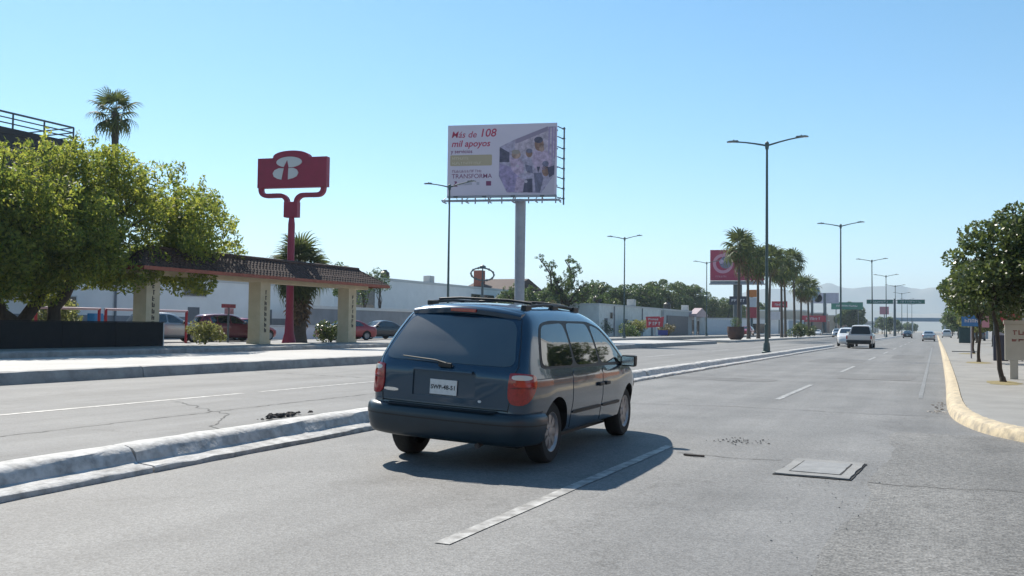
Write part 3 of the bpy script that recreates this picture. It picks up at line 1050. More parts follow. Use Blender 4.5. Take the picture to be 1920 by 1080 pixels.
P_white = carpaint('white_car_paint', (0.62, 0.62, 0.62), 0.3, 0.0)
P_silver = carpaint('silver_car_paint', (0.36, 0.37, 0.38), 0.3, 0.6)
P_red = carpaint('red_car_paint', (0.30, 0.012, 0.02), 0.28, 0.2)
P_dkred = carpaint('wine_car_paint', (0.13, 0.01, 0.02), 0.28, 0.2)
P_dark = carpaint('black_car_paint', (0.02, 0.022, 0.03), 0.25, 0.3)
P_beige = carpaint('beige_car_paint', (0.62, 0.57, 0.54), 0.3, 0.1)
pk = place_car('pickup_truck', 'pale pickup truck with dark tailgate base driving away beside the median', 'pickup', PICKUP, P_beige, -5.55, 79.6, 0, 0)
MB().box(-.93, .93, -1.24, -1.13, .48, .66).build('rear_bumper', M_black, pk, bevel=.02)
MB().box(-.80, .80, -1.135, -1.122, .70, 1.02).build('tailgate', P_beige, pk, bevel=.006)
MB().box(-.86, .86, -1.18, -1.0, .36, .48).build('rear_valance', M_black, pk)
place_car('hatchback', 'white hatchback waiting in the median gap, half hidden behind the pickup', 'car', HATCH, P_white, -7.35, 90.5, 0, 176)
place_car('sedan', 'silver grey sedan farther up the near lanes', 'car', SEDAN, P_silver, -0.95, 143, 0, 0)
place_car('sedan', 'dark sedan below the green gantry panels', 'car', SEDAN, P_dark, -5.0, 195, 0, 0)
place_car('sedan', 'white sedan parked beyond the palm row at the far kerb', 'car', SEDAN, P_white, -25.5, 232, 0, 180)
place_car('hatchback', 'silver hatchback coming towards the camera past the palm row', 'car', HATCH, P_silver, -17.2, 190, 0, 180)
place_car('sedan', 'red sedan parked behind the middle palms', 'car', SEDAN, P_red, -27.0, 150, .42, 180)
# forecourt on the left
place_car('sedan', 'bright red sedan with sun glaring on its windscreen, by the thin portal column', 'car', SEDAN, P_red, -37.6, 56.6, .30, 205)
place_car('sedan', 'black sedan half hidden behind the bright red sedan', 'car', SEDAN, P_dark, -39.0, 63.0, .30, 200)
place_car('hatchback', 'wine red car half hidden by the round bush', 'car', HATCH, P_dkred, -39.6, 43.2, .30, 25)
place_car('sedan', 'red sedan between the round bush and the lettered column', 'car', SEDAN, P_red, -41.2, 47.0, .30, 10)
place_car('hatchback', 'silver car at the end of the black fence', 'car', HATCH, P_silver, -40.2, 38.8, .30, 30)

# a rubber step pad and side reflectors on the bumper, latch and dirt seam under the tailgate
pad = [(.62 - 1.24 * i / 12) for i in range(13)]
mbp = MB()
for x in pad:
    y = -.895 - .02 * (1 - (x / .7) ** 2)
    mbp.v += [(x, y + .055, .604), (x, y - .045, .598), (x, y - .055, .590)]
for i in range(12):
    for k in range(2):
        a = i * 3 + k
        mbp.f.append((a, a + 1, a + 4, a + 3))
mbp.build('bumper_step_pad', M_black, van)
MB().box(-.34, .34, -.862, -.846, .965, .985).build('plate_light_bar', M_black, van)
# lamp clusters get their inner divisions, 
for nm in ('rr', 'rl'):
    patch('lamp_division', vb, nm, [(.225, .845), (.225, .857), (.475, .857), (.475, .845)], mat('dark_red_lens', (0.09, 0.003, 0.004), .15), van, 0.0185, rings=2, rnd=1)
    patch('turn_lamp', vb, nm, [(.25, .865), (.25, .915), (.46, .915), (.465, .865)], mat('bright_red_lens', (0.45, 0.02, 0.015), .12, coat=.5), van, 0.0185, rings=2)
patch('sticker', vb, 'rear', [(.40, .675), (.40, .70), (.435, .70), (.435, .675)], M_plate, van, 0.004, rings=2, rnd=1)

# body leans a little on its springs
for ch in van.children:
    if not ch.name.startswith('wheel'):
        phi = R(2.8)
        ch.rotation_euler = (0, phi, 0)
        ch.location = (-.4 * math.sin(phi), 0, .4 - .4 * math.cos(phi) + .035)

# lettering too blurred to read in the place: letter-like strokes
def glyphs(name, n, w, h, m, parent, loc, face='-y', seed=1, vertical=False, gap=1.25, depth=.01, weight=.17):
    rg = random.Random(seed)
    mb = MB()
    ax = {'-y': lambda u, v, d: (u, -d, v), '+x': lambda u, v, d: (d, u, v), '-x': lambda u, v, d: (-d, -u, v), '+y': lambda u, v, d: (-u, d, v)}[face]
    t = w * weight
    for i in range(n):
        ou, ov = (0, -i * h * gap) if vertical else (i * w * gap, 0)
        def bar(u0, v0, u1, v1):
            mb.extrude([(ou + u0, ov + v0), (ou + u1, ov + v0), (ou + u1, ov + v1), (ou + u0, ov + v1)], 0, depth, ax)
        k = rg.randrange(6)
        if k != 3:
            bar(0, 0, t, h)
        if k in (0, 3, 4):
            bar(t * 1.02, h - t, w, h - .001)
        if k in (0, 1, 5):
            bar(t * 1.02, h * .45, w * .9, h * .45 + t)
        if k in (1, 2, 4):
            bar(w - t, .001, w, h * .95 - t)
        if k in (2, 5):
            bar(t * 1.02, .001, w - t * 1.02, t)
        if k == 3:
            bar(w * .42, 0, w * .42 + t, h - t * 1.02)
    go = mb.build(name, m, parent, loc=loc)
    go['kind'] = 'stuff'
    return go

# ------------------------------------------------------------------ street lamps
M_pole = mat('green_grey_pole_paint', (0.055, 0.085, 0.085), 0.5, metal=0.3, var=0.2, scale=6)
M_lamphead = mat('lamp_head_grey', (0.16, 0.17, 0.17), 0.5, metal=0.3)
M_lens = mat('lamp_lens', (0.5, 0.5, 0.5), 0.3)

def lamp_proto(h=11.5, arm=1.95, r0=.12, r1=.06):
    t = thing('street_lamp', 'x', 'street lamp')
    MB().tube([(0, 0, 0.3), (0, 0, 1.6), (0, 0, 1.62), (0, 0, h)], [r0, r0 * .95, r0 * .8, r1], 12).build('pole', M_pole, t, smooth=True)
    base = MB().lathe([(.27, 0), (.27, .08), (.20, .12), (.17, .50), (.15, .58)], 12)
    base.build('base', M_pole, t, smooth=True, angle=30)
    MB().lathe([(r1 + .03, h - .25), (r1 + .05, h - .1), (r1 + .05, h + .12), (.02, h + .2)], 10).build('pole_cap', M_pole, t)
    for s in (-1, 1):
        pts = [(0, 0, h - .05)] + [(s * arm * q, 0, h - .05 + .36 * math.sin(q * 1.35)) for q in (.15, .35, .6, .8, 1.0)]
        a = MB().tube(pts, [.05, .05, .045, .04, .04, .04], 8).build('arm', M_pole, t, smooth=True)
        ze = h - .05 + .36 * math.sin(1.35)
        hd = MB()
        hd.extrude([(s * (arm - .42), -.02), (s * (arm - .36), .06), (s * (arm + .10), .06), (s * (arm + .25), .02), (s * (arm + .25), -.02)], -.11, .11, lambda u, v, d: (u, d, ze + v))
        o = hd.build('lamp_head', M_lamphead, a)
        MB().box(min(s * (arm - .25), s * (arm + .2)), max(s * (arm - .25), s * (arm + .2)), -.08, .08, ze - .032, ze - .022).build('lens', M_lens, o)
        MB().lathe([(.04, ze + .06), (.04, ze + .11), (.01, ze + .13)], 8, 'z', (s * (arm - .12), 0, 0)).build('photocell', M_lamphead, o)
    return t
lamp = lamp_proto()
G_L = 'double arm street lamps along the median'
lamp_labels = ['tallest double-arm street lamp, nearest on the median, right of the palm row', 'second double-arm median lamp, left of the green gantry',
               'third double-arm median lamp, beside the left green gantry panel', 'fourth double-arm median lamp, behind the left gantry panel', 'fifth median lamp, behind the gantry post',
               'sixth median lamp, a thin post right of the gantry', 'seventh median lamp, a faint post before the footbridge', 'eighth median lamp, the faintest post in the haze']
for i, (y, z) in enumerate([(52.4, .12), (96.1, .12), (146.0, .1), (188, .1), (231, .1), (275, 0), (330, 0), (390, 0)]):
    o = lamp if i == 0 else copy_tree(lamp)
    o.location = (-8.45, y, z)
    o.scale = (1, 1, 1.0)
    o.rotation_euler = (R(rng.uniform(-.3, .3)), R(rng.uniform(-.3, .3)), R(rng.uniform(-2, 2)))
    o['label'] = lamp_labels[i]; o['group'] = G_L
G_S = 'double arm street lamps along the far pavement'
for y, sc, lb in ((50.4, .86, 'street lamp standing left of the big billboard, its arm crossing the panel'), (85.9, .86, 'street lamp right of the billboard, before the green trees'), (121.2, .86, 'street lamp at the left edge of the red billboard')):
    o = copy_tree(lamp, (-27.2, y, .42), R(rng.uniform(-3, 3)), lb, scale=(.8, .8, sc - .03))
    o['group'] = G_S

# ------------------------------------------------------------------ vegetation builders
def leaf_cloud(mb, clumps, n, size, rg, aspect=.45, up=0.0, shell=.5):
    for (c, rad) in clumps:
        c = Vector(c)
        rv = rad if hasattr(rad, '__len__') else (rad, rad, rad)
        k = int(n * (rv[0] * rv[1] * rv[2]) ** .6)
        for _ in range(k):
            while True:
                d = Vector((rg.uniform(-1, 1), rg.uniform(-1, 1), rg.uniform(-1, 1)))
                if .02 < d.length < 1:
                    break
            l = d.length
            d = d / l * (l ** shell)
            p = c + Vector((d.x * rv[0], d.y * rv[1], d.z * rv[2]))
            nrm = (Vector((rg.gauss(0, 1), rg.gauss(0, 1), rg.gauss(0, 1) + .35)) + d * .5).normalized()
            t = nrm.cross(Vector((rg.gauss(0, 1), rg.gauss(0, 1), rg.gauss(0, 1)))).normalized()
            if up:
                t = (t + Vector((0, 0, up))).normalized()
            b = nrm.cross(t)
            s = size * rg.uniform(.6, 1.35)
            o = len(mb.v)
            mb.v += [tuple(p - t * s), tuple(p + b * s * aspect), tuple(p + t * s), tuple(p - b * s * aspect)]
            mb.f.append((o, o + 1, o + 2, o + 3))

def limb(mb, a, b, r0, r1, rg, n=5, wob=.12):
    a, b = Vector(a), Vector(b)
    L = (b - a).length
    pts = []
    for i in range(n + 1):
        t = i / n
        p = a.lerp(b, t)
        if 0 < i < n:
            p += Vector((rg.gauss(0, 1), rg.gauss(0, 1), rg.gauss(0, .6))) * L * wob * .35
        p.z += .10 * L * math.sin(t * math.pi) * .5
        pts.append(p)
    mb.tube(pts, [r0 + (r1 - r0) * i / n for i in range(n + 1)], 7)
    return pts

M_bark = mat('grey_brown_bark', (0.055, 0.042, 0.032), 0.9, var=0.4, scale=7, bump=0.8, bscale=12, stretch=(1, 1, .25))
L_ash = leaf_mat('ash_leaves', (0.060, 0.100, 0.022), (0.200, 0.215, 0.040), .60)
L_dark = leaf_mat('dark_glossy_leaves', (0.022, 0.042, 0.013), (0.090, 0.115, 0.036), .35, .3)
L_mid = leaf_mat('mid_green_leaves', (0.030, 0.055, 0.022), (0.070, 0.105, 0.032), .4)
L_olive = leaf_mat('olive_leaves', (0.075, 0.09, 0.03), (0.14, 0.15, 0.05), .45)
L_dry = leaf_mat('dry_twig_leaves', (0.06, 0.065, 0.03), (0.12, 0.10, 0.05), .3)

def make_tree(name, label, loc, height, trunk_h, crown, seed, leafm, n_leaf, leaf_size, trunk_r=.2, clumps=60, clump_r=(.5, .95), group=None, lean=(0, 0), limbs=9, aspect=.45, up=0.0, stems=1, cat='tree', shapefn=None):
    """crown: (rx, ry, rz, centre height[, cx, cy]) ellipsoid filled with leaf clumps that limbs reach for"""
    rg = random.Random(seed)
    t = thing(name, label, cat, loc, 0, group)
    rx, ry, rz, ch = crown[:4]
    cx, cy = (crown[4], crown[5]) if len(crown) > 4 else (lean[0], lean[1])
    cl = []
    tries = 0
    while len(cl) < clumps and tries < 4000:
        tries += 1
        d = Vector((rg.uniform(-1, 1), rg.uniform(-1, 1), rg.uniform(-1, 1)))
        if d.length > 1 or d.length < .25:
            continue
        p = Vector((cx + d.x * rx, cy + d.y * ry, ch + d.z * rz))
        if shapefn and not shapefn(p):
            continue
        r_ = rg.uniform(*clump_r) * (1.15 - .35 * d.length)
        cl.append((p, (r_ * 1.15, r_ * 1.15, r_ * .85)))
    tb = MB()
    fork = Vector((lean[0] * .5, lean[1] * .5, trunk_h))
    for s in range(stems):
        base = Vector((rg.uniform(-.25, .25) * (stems > 1), rg.uniform(-.5, .5) * (stems > 1), -.05))
        top = fork + Vector((rg.uniform(-.8, .8), rg.uniform(-1.2, 1.2), rg.uniform(-.2, .3))) * (stems > 1)
        pts = limb(tb, base, top, trunk_r, trunk_r * .72, rg, 5, .05)
        tb.tube([base, base + (top - base) * .12], [trunk_r * 1.5, trunk_r], 8)
        far = sorted(cl, key=lambda q: (q[0] - top).length, reverse=True)
        for q in rg.sample(far[:max(limbs, len(far) * 2 // 3)], min(limbs, len(far))):
            mid = top.lerp(q[0], .45) + Vector((0, 0, .15 * (q[0] - top).length))
            limb(tb, top, mid, trunk_r * .55, trunk_r * .3, rg, 3)
            limb(tb, mid, q[0], trunk_r * .3, trunk_r * .08, rg, 3)
            for w in rg.sample(cl, min(2, len(cl))):
                if (w[0] - mid).length < max(rx, rz) * .8:
                    limb(tb, mid, w[0], trunk_r * .16, trunk_r * .05, rg, 3)
    tb.build('trunk', M_bark, t, smooth=True, angle=60)
    mb = MB()
    leaf_cloud(mb, cl, n_leaf, leaf_size, rg, aspect, up)
    mb.build('crown', leafm, t, recalc=False)
    return t

# big ash behind the black fence: wide crown, feathery upright shoots on top
rgA = random.Random(5)
def ash_shape(p):
    return p.z > 1.9
ash = thing('ash_tree', 'large spreading leafy tree with sunlit yellow-green top behind the black fence', 'tree', (-31.9, 25.3, .4))
cl = []
lobes = [((0, .2, 5.0), (3.4, 4.2, 2.1), 58), ((.6, 5.0, 5.3), (2.8, 4.2, 2.6), 60), ((.6, 8.2, 5.3), (2.0, 2.6, 2.3), 30), ((-.3, -4.6, 4.4), (2.8, 3.8, 2.3), 50), ((-.5, -3.5, 2.6), (1.0, 4.2, 1.3), 26), ((.5, -2.5, 2.75), (1.5, 5.0, .9), 30), ((0, 3.2, 7.2), (2.2, 2.8, 1.4), 28), ((.7, -1.5, 5.6), (2, 3.2, 1.1), 24), ((1.0, 6.5, 3.4), (1.8, 2.8, .9), 16), ((.8, 2.0, 3.5), (2.6, 4.2, .8), 30), ((.4, -4, 3.5), (2.4, 3.6, .8), 18), ((-.4, -9, 4.6), (2.4, 3, 2.6), 20)]
for c, rv, n in lobes:
    for _ in range(n):
        while True:
            d = Vector((rgA.uniform(-1, 1), rgA.uniform(-1, 1), rgA.uniform(-1, 1)))
            if .3 < d.length < 1:
                break
        p = Vector((c[0] + d.x * rv[0], c[1] + d.y * rv[1], c[2] + d.z * rv[2])) * .93
        r_ = rgA.uniform(.5, .95)
        cl.append((p, (r_, r_, r_ * .8)))
for _ in range(60):                                     # upright shoots along the top
    y = rgA.uniform(-3.5, 8.5); x = rgA.uniform(-1.6, 2)
    z = 8.0 - .045 * (y - 3) ** 2 + rgA.uniform(-.7, .35)
    h = rgA.uniform(.35, .9)
    cl.append((Vector((x, y, z)), (.20, .20, h)))
tb = MB()
for dx, dy, tx, ty, tz in ((0, -.3, -.4, -1.8, 2.6), (.1, .2, .3, 1.6, 2.9), (-.2, 0, 0, .2, 3.2)):
    limb(tb, (dx, dy, -.1), (tx, ty, tz), .30, .20, rgA, 6, .12)
    for q in rgA.sample([k for k in cl if abs(k[0].y - ty) < 4.5], 12):
        mid = Vector((tx, ty, tz)).lerp(q[0], .5) + Vector((0, 0, .3))
        limb(tb, (tx, ty, tz), mid, .13, .07, rgA, 4)
        limb(tb, mid, q[0], .07, .02, rgA, 3)
tb.tube([(0, 0, -.2), (0, 0, .4)], [.5, .36], 9)
tb.build('trunk', M_bark, ash, smooth=True, angle=60)
mb = MB()
leaf_cloud(mb, cl, 640, .098, rgA, .38, up=.35)
mb.build('crown', L_ash, ash, recalc=False)

# fan palms -----------------------------------------------------------
def frond_mesh(nb, R0, lp, droop, wid, seed, curl=1.0):
    rg = random.Random(seed)
    mb = MB()
    mb.tube([(0, 0, 0), (0, lp * .5, .03), (0, lp, 0)], [.03, .022, .014], 4)
    for i in range(nb):
        th = R(-115 + 230 * i / (nb - 1))
        L = R0 * (1 - .22 * abs(th / R(115)) ** 2) * rg.uniform(.88, 1.05)
        dx, dy = math.sin(th), math.cos(th)
        px, py = dy, -dx
        zf = .10 * math.cos(th * 1.0)
        o = len(mb.v)
        for t, w in ((.0, .012), (.30, wid * .8), (.62, wid), (.85, wid * .55)):
            z = -droop * L * t ** 2.6 * curl + zf * t
            c = (dx * L * t, lp + dy * L * t, z)
            mb.v += [(c[0] - px * w, c[1] - py * w, c[2] - .25 * w), (c[0] + px * w, c[1] + py * w, c[2] + .25 * w)]
        tip = (dx * L, lp + dy * L, -droop * L * curl * 1.25)
        mb.v.append(tip)
        for k in range(3):
            mb.f.append((o + 2 * k, o + 2 * k + 1, o + 2 * k + 3, o + 2 * k + 2))
        mb.f.append((o + 6, o + 7, o + 8))
    me = bpy.data.meshes.new('frond')
    me.from_pydata(mb.v, [], mb.f)
    return me

L_palm = leaf_mat('palm_leaf', (0.035, 0.055, 0.020), (0.085, 0.105, 0.032), .3, .7)
L_dead = leaf_mat('dead_palm_leaf', (0.10, 0.065, 0.035), (0.20, 0.135, 0.075), .15, .8)
M_palmtrunk = mat('palm_trunk', (0.085, 0.068, 0.055), 0.9, var=0.35, scale=5, bump=.8, bscale=9, stretch=(1, 1, 4))
FR = [frond_mesh(17, .95, .85, d, .045, s) for d, s in ((.28, 1), (.5, 2), (.75, 3))]
FRS = [frond_mesh(11, .95, .85, d, .07, s) for d, s in ((.28, 4), (.5, 5), (.8, 6))]
FD = [frond_mesh(9, .8, .7, .25, .05, 9, 1.2)]
for me in FR + FRS:
    me.materials.append(L_palm)
for me in FD:
    me.materials.append(L_dead)

def fan_palm(label, loc, h, seed, n=34, scale=1.0, r0=.22, r1=.15, dead=10, far=False, group=None, lean=(0, 0), skirt=0.0, name='fan_palm', spread=(-38, 82)):
    rg = random.Random(seed)
    t = thing(name, label, 'palm tree', loc, 0, group)
    top = Vector((lean[0], lean[1], h))
    pts = [Vector((0, 0, -.1)).lerp(top, q) + Vector((lean[0], lean[1], 0)) * (q * q - q) * .6 for q in (0, .03, .15, .4, .7, 1)]
    MB().tube(pts, [r0 * 1.5, r0 * 1.2, r0, (r0 + r1) / 2, r1, r1 * 1.25], 10).build('trunk', M_palmtrunk, t, smooth=True, angle=60)
    meshes = FRS if far else FR
    def put(me, az, el, s, at, nm='frond'):
        o = bpy.data.objects.new(nm, me)
        C.objects.link(o)
        o.parent = t
        o.location = at
        o.rotation_euler = (Matrix.Rotation(az, 4, 'Z') @ Matrix.Rotation(el, 4, 'X') @ Matrix.Rotation(rg.uniform(-.5, .5), 4, 'Y')).to_euler()
        o.scale = (s, s, s)
    for i in range(n):
        q = i / (n - 1)
        el = R(spread[1] + (spread[0] - spread[1]) * q ** .85 + rg.uniform(-8, 8))
        az = i * 2.39996 + rg.uniform(-.25, .25)
        me = meshes[0 if q < .4 else (1 if q < .75 else 2)]
        put(me, az, el, scale * rg.uniform(.88, 1.1), top + Vector((0, 0, .1 - .35 * q)))
    for i in range(dead):
        put(FD[0], rg.uniform(0, 6.28), R(rg.uniform(-85, -66)), scale * rg.uniform(.8, 1.1), top - Vector((0, 0, .3 + rg.uniform(0, max(.25, skirt)))), 'dead_frond')
    return t

fan_palm('tall lone fan palm rising above the big leafy tree', (-50, 45.7, .3), 15.2, 21, n=26, scale=1.02, r0=.30, r1=.20, dead=3, lean=(-.3, 0), spread=(-45, 85))
fan_palm('stout fan palm with a brown skirt of dead leaves behind the portal', (-34.2, 44.9, .3), 4.45, 22, n=64, scale=1.15, r0=.46, r1=.42, dead=60, skirt=2.3, spread=(-78, 84))
row = [(1385, 126.0, 14.0), (1410, 136, 13.3), (1422, 141.3, 13.0), (1447, 153.7, 14.2), (1466, 164.5, 13.4), (1478, 172.2, 13.3), (1490, 180.5, 15.5), (1506, 192.8, 11.4), (1516, 201.3, 11.6)]
plabels = ['tallest fan palm at the left end of the palm row, over the red billboard', 'second fan palm of the row, its crown over the right half of the red billboard', 'third fan palm of the row, just left of the nearest median lamp',
           'fourth fan palm of the row, first to the right of the nearest median lamp', 'fifth fan palm of the row, lower crown right of the median lamp', 'sixth fan palm of the row, low crown before the seventh', 'seventh fan palm of the row, tallest right of the median lamp',
           'eighth fan palm of the row, short, left of the last', 'last and farthest fan palm of the row, beside the blue sign tower']
for i, (px, y, z) in enumerate(row):
    k = 20.6 / 24
    fan_palm(plabels[i], (-20.6 - (i % 2) * .4, y * k, .22), 1.45 + (z - 1.45) * k - 1.55, 40 + i, n=28, scale=1.42, r0=.20, r1=.15, dead=7, far=True, group='fan palms in a row on the far separator', lean=(rng.uniform(-.3, .3), rng.uniform(-.3, .3)), skirt=.8)

# ------------------------------------------------------------------ portal with tiled roof on the far pavement
M_cream = mat('cream_stucco', (0.47, 0.40, 0.27), 0.85, col2=(0.56, 0.48, 0.34), scale=2.0, bump=.2, bscale=30)
M_tile = mat('dark_clay_tile', (0.042, 0.024, 0.021), 0.85, col2=(0.082, 0.046, 0.038), scale=3.0, bump=.2)
M_fascia = mat('brick_red_fascia', (0.26, 0.075, 0.045), 0.7, var=.2, scale=3)
M_letter = mat('dark_metal_letters', (0.05, 0.04, 0.035), 0.6)
portal = thing('entrance_portal', 'cream entrance portal with three square columns under a dark tiled roof', 'portal', (-30.25, 36.6, .42))
for y, txt in ((-7.2, 8), (0, 8), (7.5, 7)):
    co = MB()
    co.box(-.37, .37, y - .37, y + .37, 0, 3.02)
    co.box(-.41, .41, y - .41, y + .41, -.02, .18)
    c_o = co.build('column', M_cream, portal, bevel=.012)
    glyphs('vertical_lettering', txt, .13, .20, M_letter, c_o, (.372, y - .06, 2.42), '+x', int(y * 10) + 99, True, 1.32, .02, .3)
MB().box(-.42, .42, -8.0, 9.0, 3.0, 3.24).build('beam', M_cream, portal, bevel=.01)
RX, YA, YB, ZE, ZR = 1.25, -8.6, 9.9, 3.26, 4.12
rf = MB()
rf.v = [(-RX, YA, ZE), (RX, YA, ZE), (RX, YB, ZE), (-RX, YB, ZE), (0, YA + 1.4, ZR), (0, YB - 1.4, ZR)]
rf.f = [(0, 3, 2, 1), (1, 2, 5, 4), (3, 0, 4, 5), (0, 1, 4), (2, 3, 5)]
rfo = rf.build('roof', M_tile, portal)
MB().box(RX - .02, RX + .05, YA - .03, YB + .03, ZE - .13, ZE + .02).box(-RX - .05, -RX + .02, YA - .03, YB + .03, ZE - .13, ZE + .02).box(-RX + .03, RX - .03, YA - .05, YA + .02, ZE - .13, ZE + .02).box(-RX + .03, RX - .03, YB - .02, YB + .05, ZE - .13, ZE + .02).build('fascia', M_fascia, rfo)
tl = MB()
sl = Vector((-RX, 0, ZR - ZE)); n_c = 7
for s in (1, -1):
    for c_ in range(n_c):
        t0, t1 = c_ / n_c, (c_ + 1.15) / n_c
        ya, yb = YA + 1.4 * t0, YB - 1.4 * t0
        k = int((yb - ya) / .24)
        for i in range(k):
            y0 = ya + (yb - ya) * i / k; y1 = y0 + (yb - ya) / k * .97
            j = rng.uniform(0, .012)
            x0, z0 = s * (RX + .02 - RX * t0), ZE + (ZR - ZE) * t0
            x1, z1 = s * max(0.0, RX - RX * min(t1, 1)), ZE + (ZR - ZE) * min(t1, 1)
            h0, h1 = .045 + j, .012
            ym = (y0 + y1) / 2
            tl.add([(x0, y0, z0 + .005), (x0, ym, z0 + h0 + .02), (x0, y1, z0 + .005), (x1, y0, z1 + .002), (x1, ym, z1 + h1 + .02), (x1, y1, z1 + .002)], [(0, 1, 4, 3), (1, 2, 5, 4), (0, 2, 1)])
for e, s in ((YA, 1), (YB, -1)):
    for c_ in range(n_c):
        t0, t1 = c_ / n_c, min(1, (c_ + 1.15) / n_c)
        w = RX * (1 - t0)
        k = max(1, int(2 * w / .24))
        for i in range(k):
            x0 = -w + 2 * w * i / k; x1 = x0 + 2 * w / k * .97; xm = (x0 + x1) / 2
            y0, z0 = e + s * 1.4 * t0 - s * .02, ZE + (ZR - ZE) * t0
            y1, z1 = e + s * 1.4 * t1, ZE + (ZR - ZE) * t1
            tl.add([(x0, y0, z0 + .005), (xm, y0, z0 + .065), (x1, y0, z0 + .005), (x0 * .9, y1, z1), (xm * .9, y1, z1 + .03), (x1 * .9, y1, z1)], [(0, 1, 4, 3), (1, 2, 5, 4), (0, 2, 1)])
to = tl.build('roof_tiles', M_tile, rfo, recalc=False)
to['kind'] = 'stuff'
MB().tube([(0, YA + 1.35, ZR + .05), (0, YB - 1.35, ZR + .05)], .09, 8).build('ridge_cap', M_tile, rfo)

# ------------------------------------------------------------------ black fence
M_fblack = mat('black_mesh_cloth', (0.006, 0.007, 0.009), 0.9, var=.25, scale=3)
M_post = mat('white_post', (0.5, 0.5, 0.5), 0.6)
fence = thing('black_fence', 'low black cloth-covered fence along the far pavement below the leafy tree', 'fence', (-29.8, 29.9, .42))
for i in range(9):
    y1 = -i * 2.5; y0 = y1 - 2.46
    h = .98 if i < 4 else 1.0 + .06 * min(i - 3, 3)
    MB().box(-.03, .03, y0, y1, .0, h).build('panel', M_fblack, fence)
    MB().box(-.045, .045, y1 - .01, y1 + .035, 0, h + .03).build('post', M_post if i == 0 else M_fblack, fence)
MB().box(-.05, .05, -10, .03, .985, 1.02).build('top_rail', M_fblack, fence)

# ------------------------------------------------------------------ red bank pylon sign
M_red = mat('wine_red_sign_paint', (0.27, 0.009, 0.040), 0.45, var=.12, scale=2)
M_logo = mat('pale_grey_logo', (0.58, 0.56, 0.55), 0.5)
pyl = thing('pylon_sign', 'wine red pylon sign with a pale four-lobed emblem on a forked bracket', 'sign', (-33, 42.4, .3), R(10))
def zl(z):
    return z - .3
FX = lambda u, v, d: (u, d, v)
face = [(-2.0, zl(9.06)), (2.25, zl(9.06)), (2.25, zl(10.74)), (1.25, zl(10.74))]
for k in range(13):
    w = math.pi * k / 12
    face.append((.05 + 1.12 * math.cos(w), zl(10.74) + .40 * math.sin(w) ** .8 if 0 < k < 12 else zl(10.74)))
face += [(-1.15, zl(10.74)), (-2.0, zl(10.74))]
seen = []
for p in face:
    if not seen or (abs(p[0] - seen[-1][0]) + abs(p[1] - seen[-1][1])) > .01:
        seen.append(p)
panel = MB().extrude(seen, -.2, .2, FX).build('sign_panel', M_red, pyl)
for s in (-1, 1):
    br = MB()
    c = .08
    path_ = [(c + s * 1.93, 9.08), (c + s * 1.90, 8.85), (c + s * 1.78, 8.70), (c + s * 1.55, 8.63), (c + s * .75, 8.63), (c + s * .52, 8.58), (c + s * .36, 8.45), (c + s * .29, 8.28), (c + s * .28, 8.0)]
    path_ = catmull(path_, 3)
    l_, r_ = offset_path(path_, .12), offset_path(path_, -.12)
    for i in range(len(path_) - 1):
        br.extrude([(l_[i][0], zl(l_[i][1])), (l_[i + 1][0], zl(l_[i + 1][1])), (r_[i + 1][0], zl(r_[i + 1][1])), (r_[i][0], zl(r_[i][1]))], -.14, .14, FX)
    br.build('bracket_arm', M_red, pyl)
MB().box(-.33, .50, -.2, .2, zl(7.38), zl(8.25)).build('neck', M_red, pyl, bevel=.02)
MB().tube([(.08, 0, 0), (.08, 0, .6), (.08, 0, 1.6), (.08, 0, zl(7.0)), (.08, 0, zl(7.42))], [.42, .26, .21, .19, .14], 14).build('pole', M_red, pyl, smooth=True)
def zu(x, y):
    return ((x - 125) / 135 - 2.0, zl(10.73 - (y - 168) / 142))
ups = [zu(390 + 106 * math.cos(w), 203 + 43 * math.sin(w)) for w in [2 * math.pi * k / 28 for k in range(28)]]
for s_, poly in (('upper', ups), ('l', [zu(*p) for p in ((345, 252), (305, 250), (270, 265), (255, 290), (265, 318), (295, 335), (328, 342))]), ('r', [zu(*p) for p in ((385, 252), (425, 250), (455, 265), (468, 290), (455, 318), (425, 333), (383, 342))])):
    MB().extrude(poly, -.235, -.201, FX).build('emblem_lobe', M_logo, panel)
MB().extrude([zu(375, 188), zu(388, 248), zu(345, 248)], -.25, -.236, FX).build('emblem_slit', M_red, panel)

# ------------------------------------------------------------------ big billboard
M_steel = mat('grey_steel_paint', (0.30, 0.30, 0.33), 0.5, metal=.2, var=.12, scale=1.5)
M_steeld = mat('dark_steel', (0.10, 0.12, 0.13), 0.55, metal=.4)
M_vinyl = mat('white_vinyl', (0.60, 0.52, 0.60), 0.6, var=.03, scale=.4)
bb = thing('billboard', 'tall billboard with white poster, red lettering and a picture of people, on a grey mast', 'billboard', (-33, 74.2, .3), R(14))
zb_ = lambda z: z - .3
MB().tube([(0, 0, -.3), (0, 0, zb_(12.5))], [.42, .47], 20).build('mast', M_steel, bb, smooth=True)
MB().box(-.09, .09, .44, .52, 1.0, zb_(12.0)).build('ladder', M_steeld, bb)
UL, UR, ZB, ZT = -6.44, 3.25, 12.80, 19.02
pan = MB().box(UL, UR, -.72, -.56, zb_(ZB), zb_(ZT)).build('poster_panel', M_vinyl, bb)
fr = MB()
for z in (zb_(12.35), zb_(13.6), zb_(15.2), zb_(16.8), zb_(18.4)):
    fr.box(UL, UR + .05, -.55, -.43, z - .06, z + .06)
fr.box(UL, UR, -.73, -.4, zb_(ZB) - .18, zb_(ZB) - .02)
for i in range(9):
    u = UL + .1 + (UR - UL - .2) * i / 8
    fr.box(u - .05, u + .05, -.43, -.33, zb_(12.1), zb_(18.9))
fr.build('back_frame', M_steel, bb)
ct = MB()                                                # service walkway under the poster
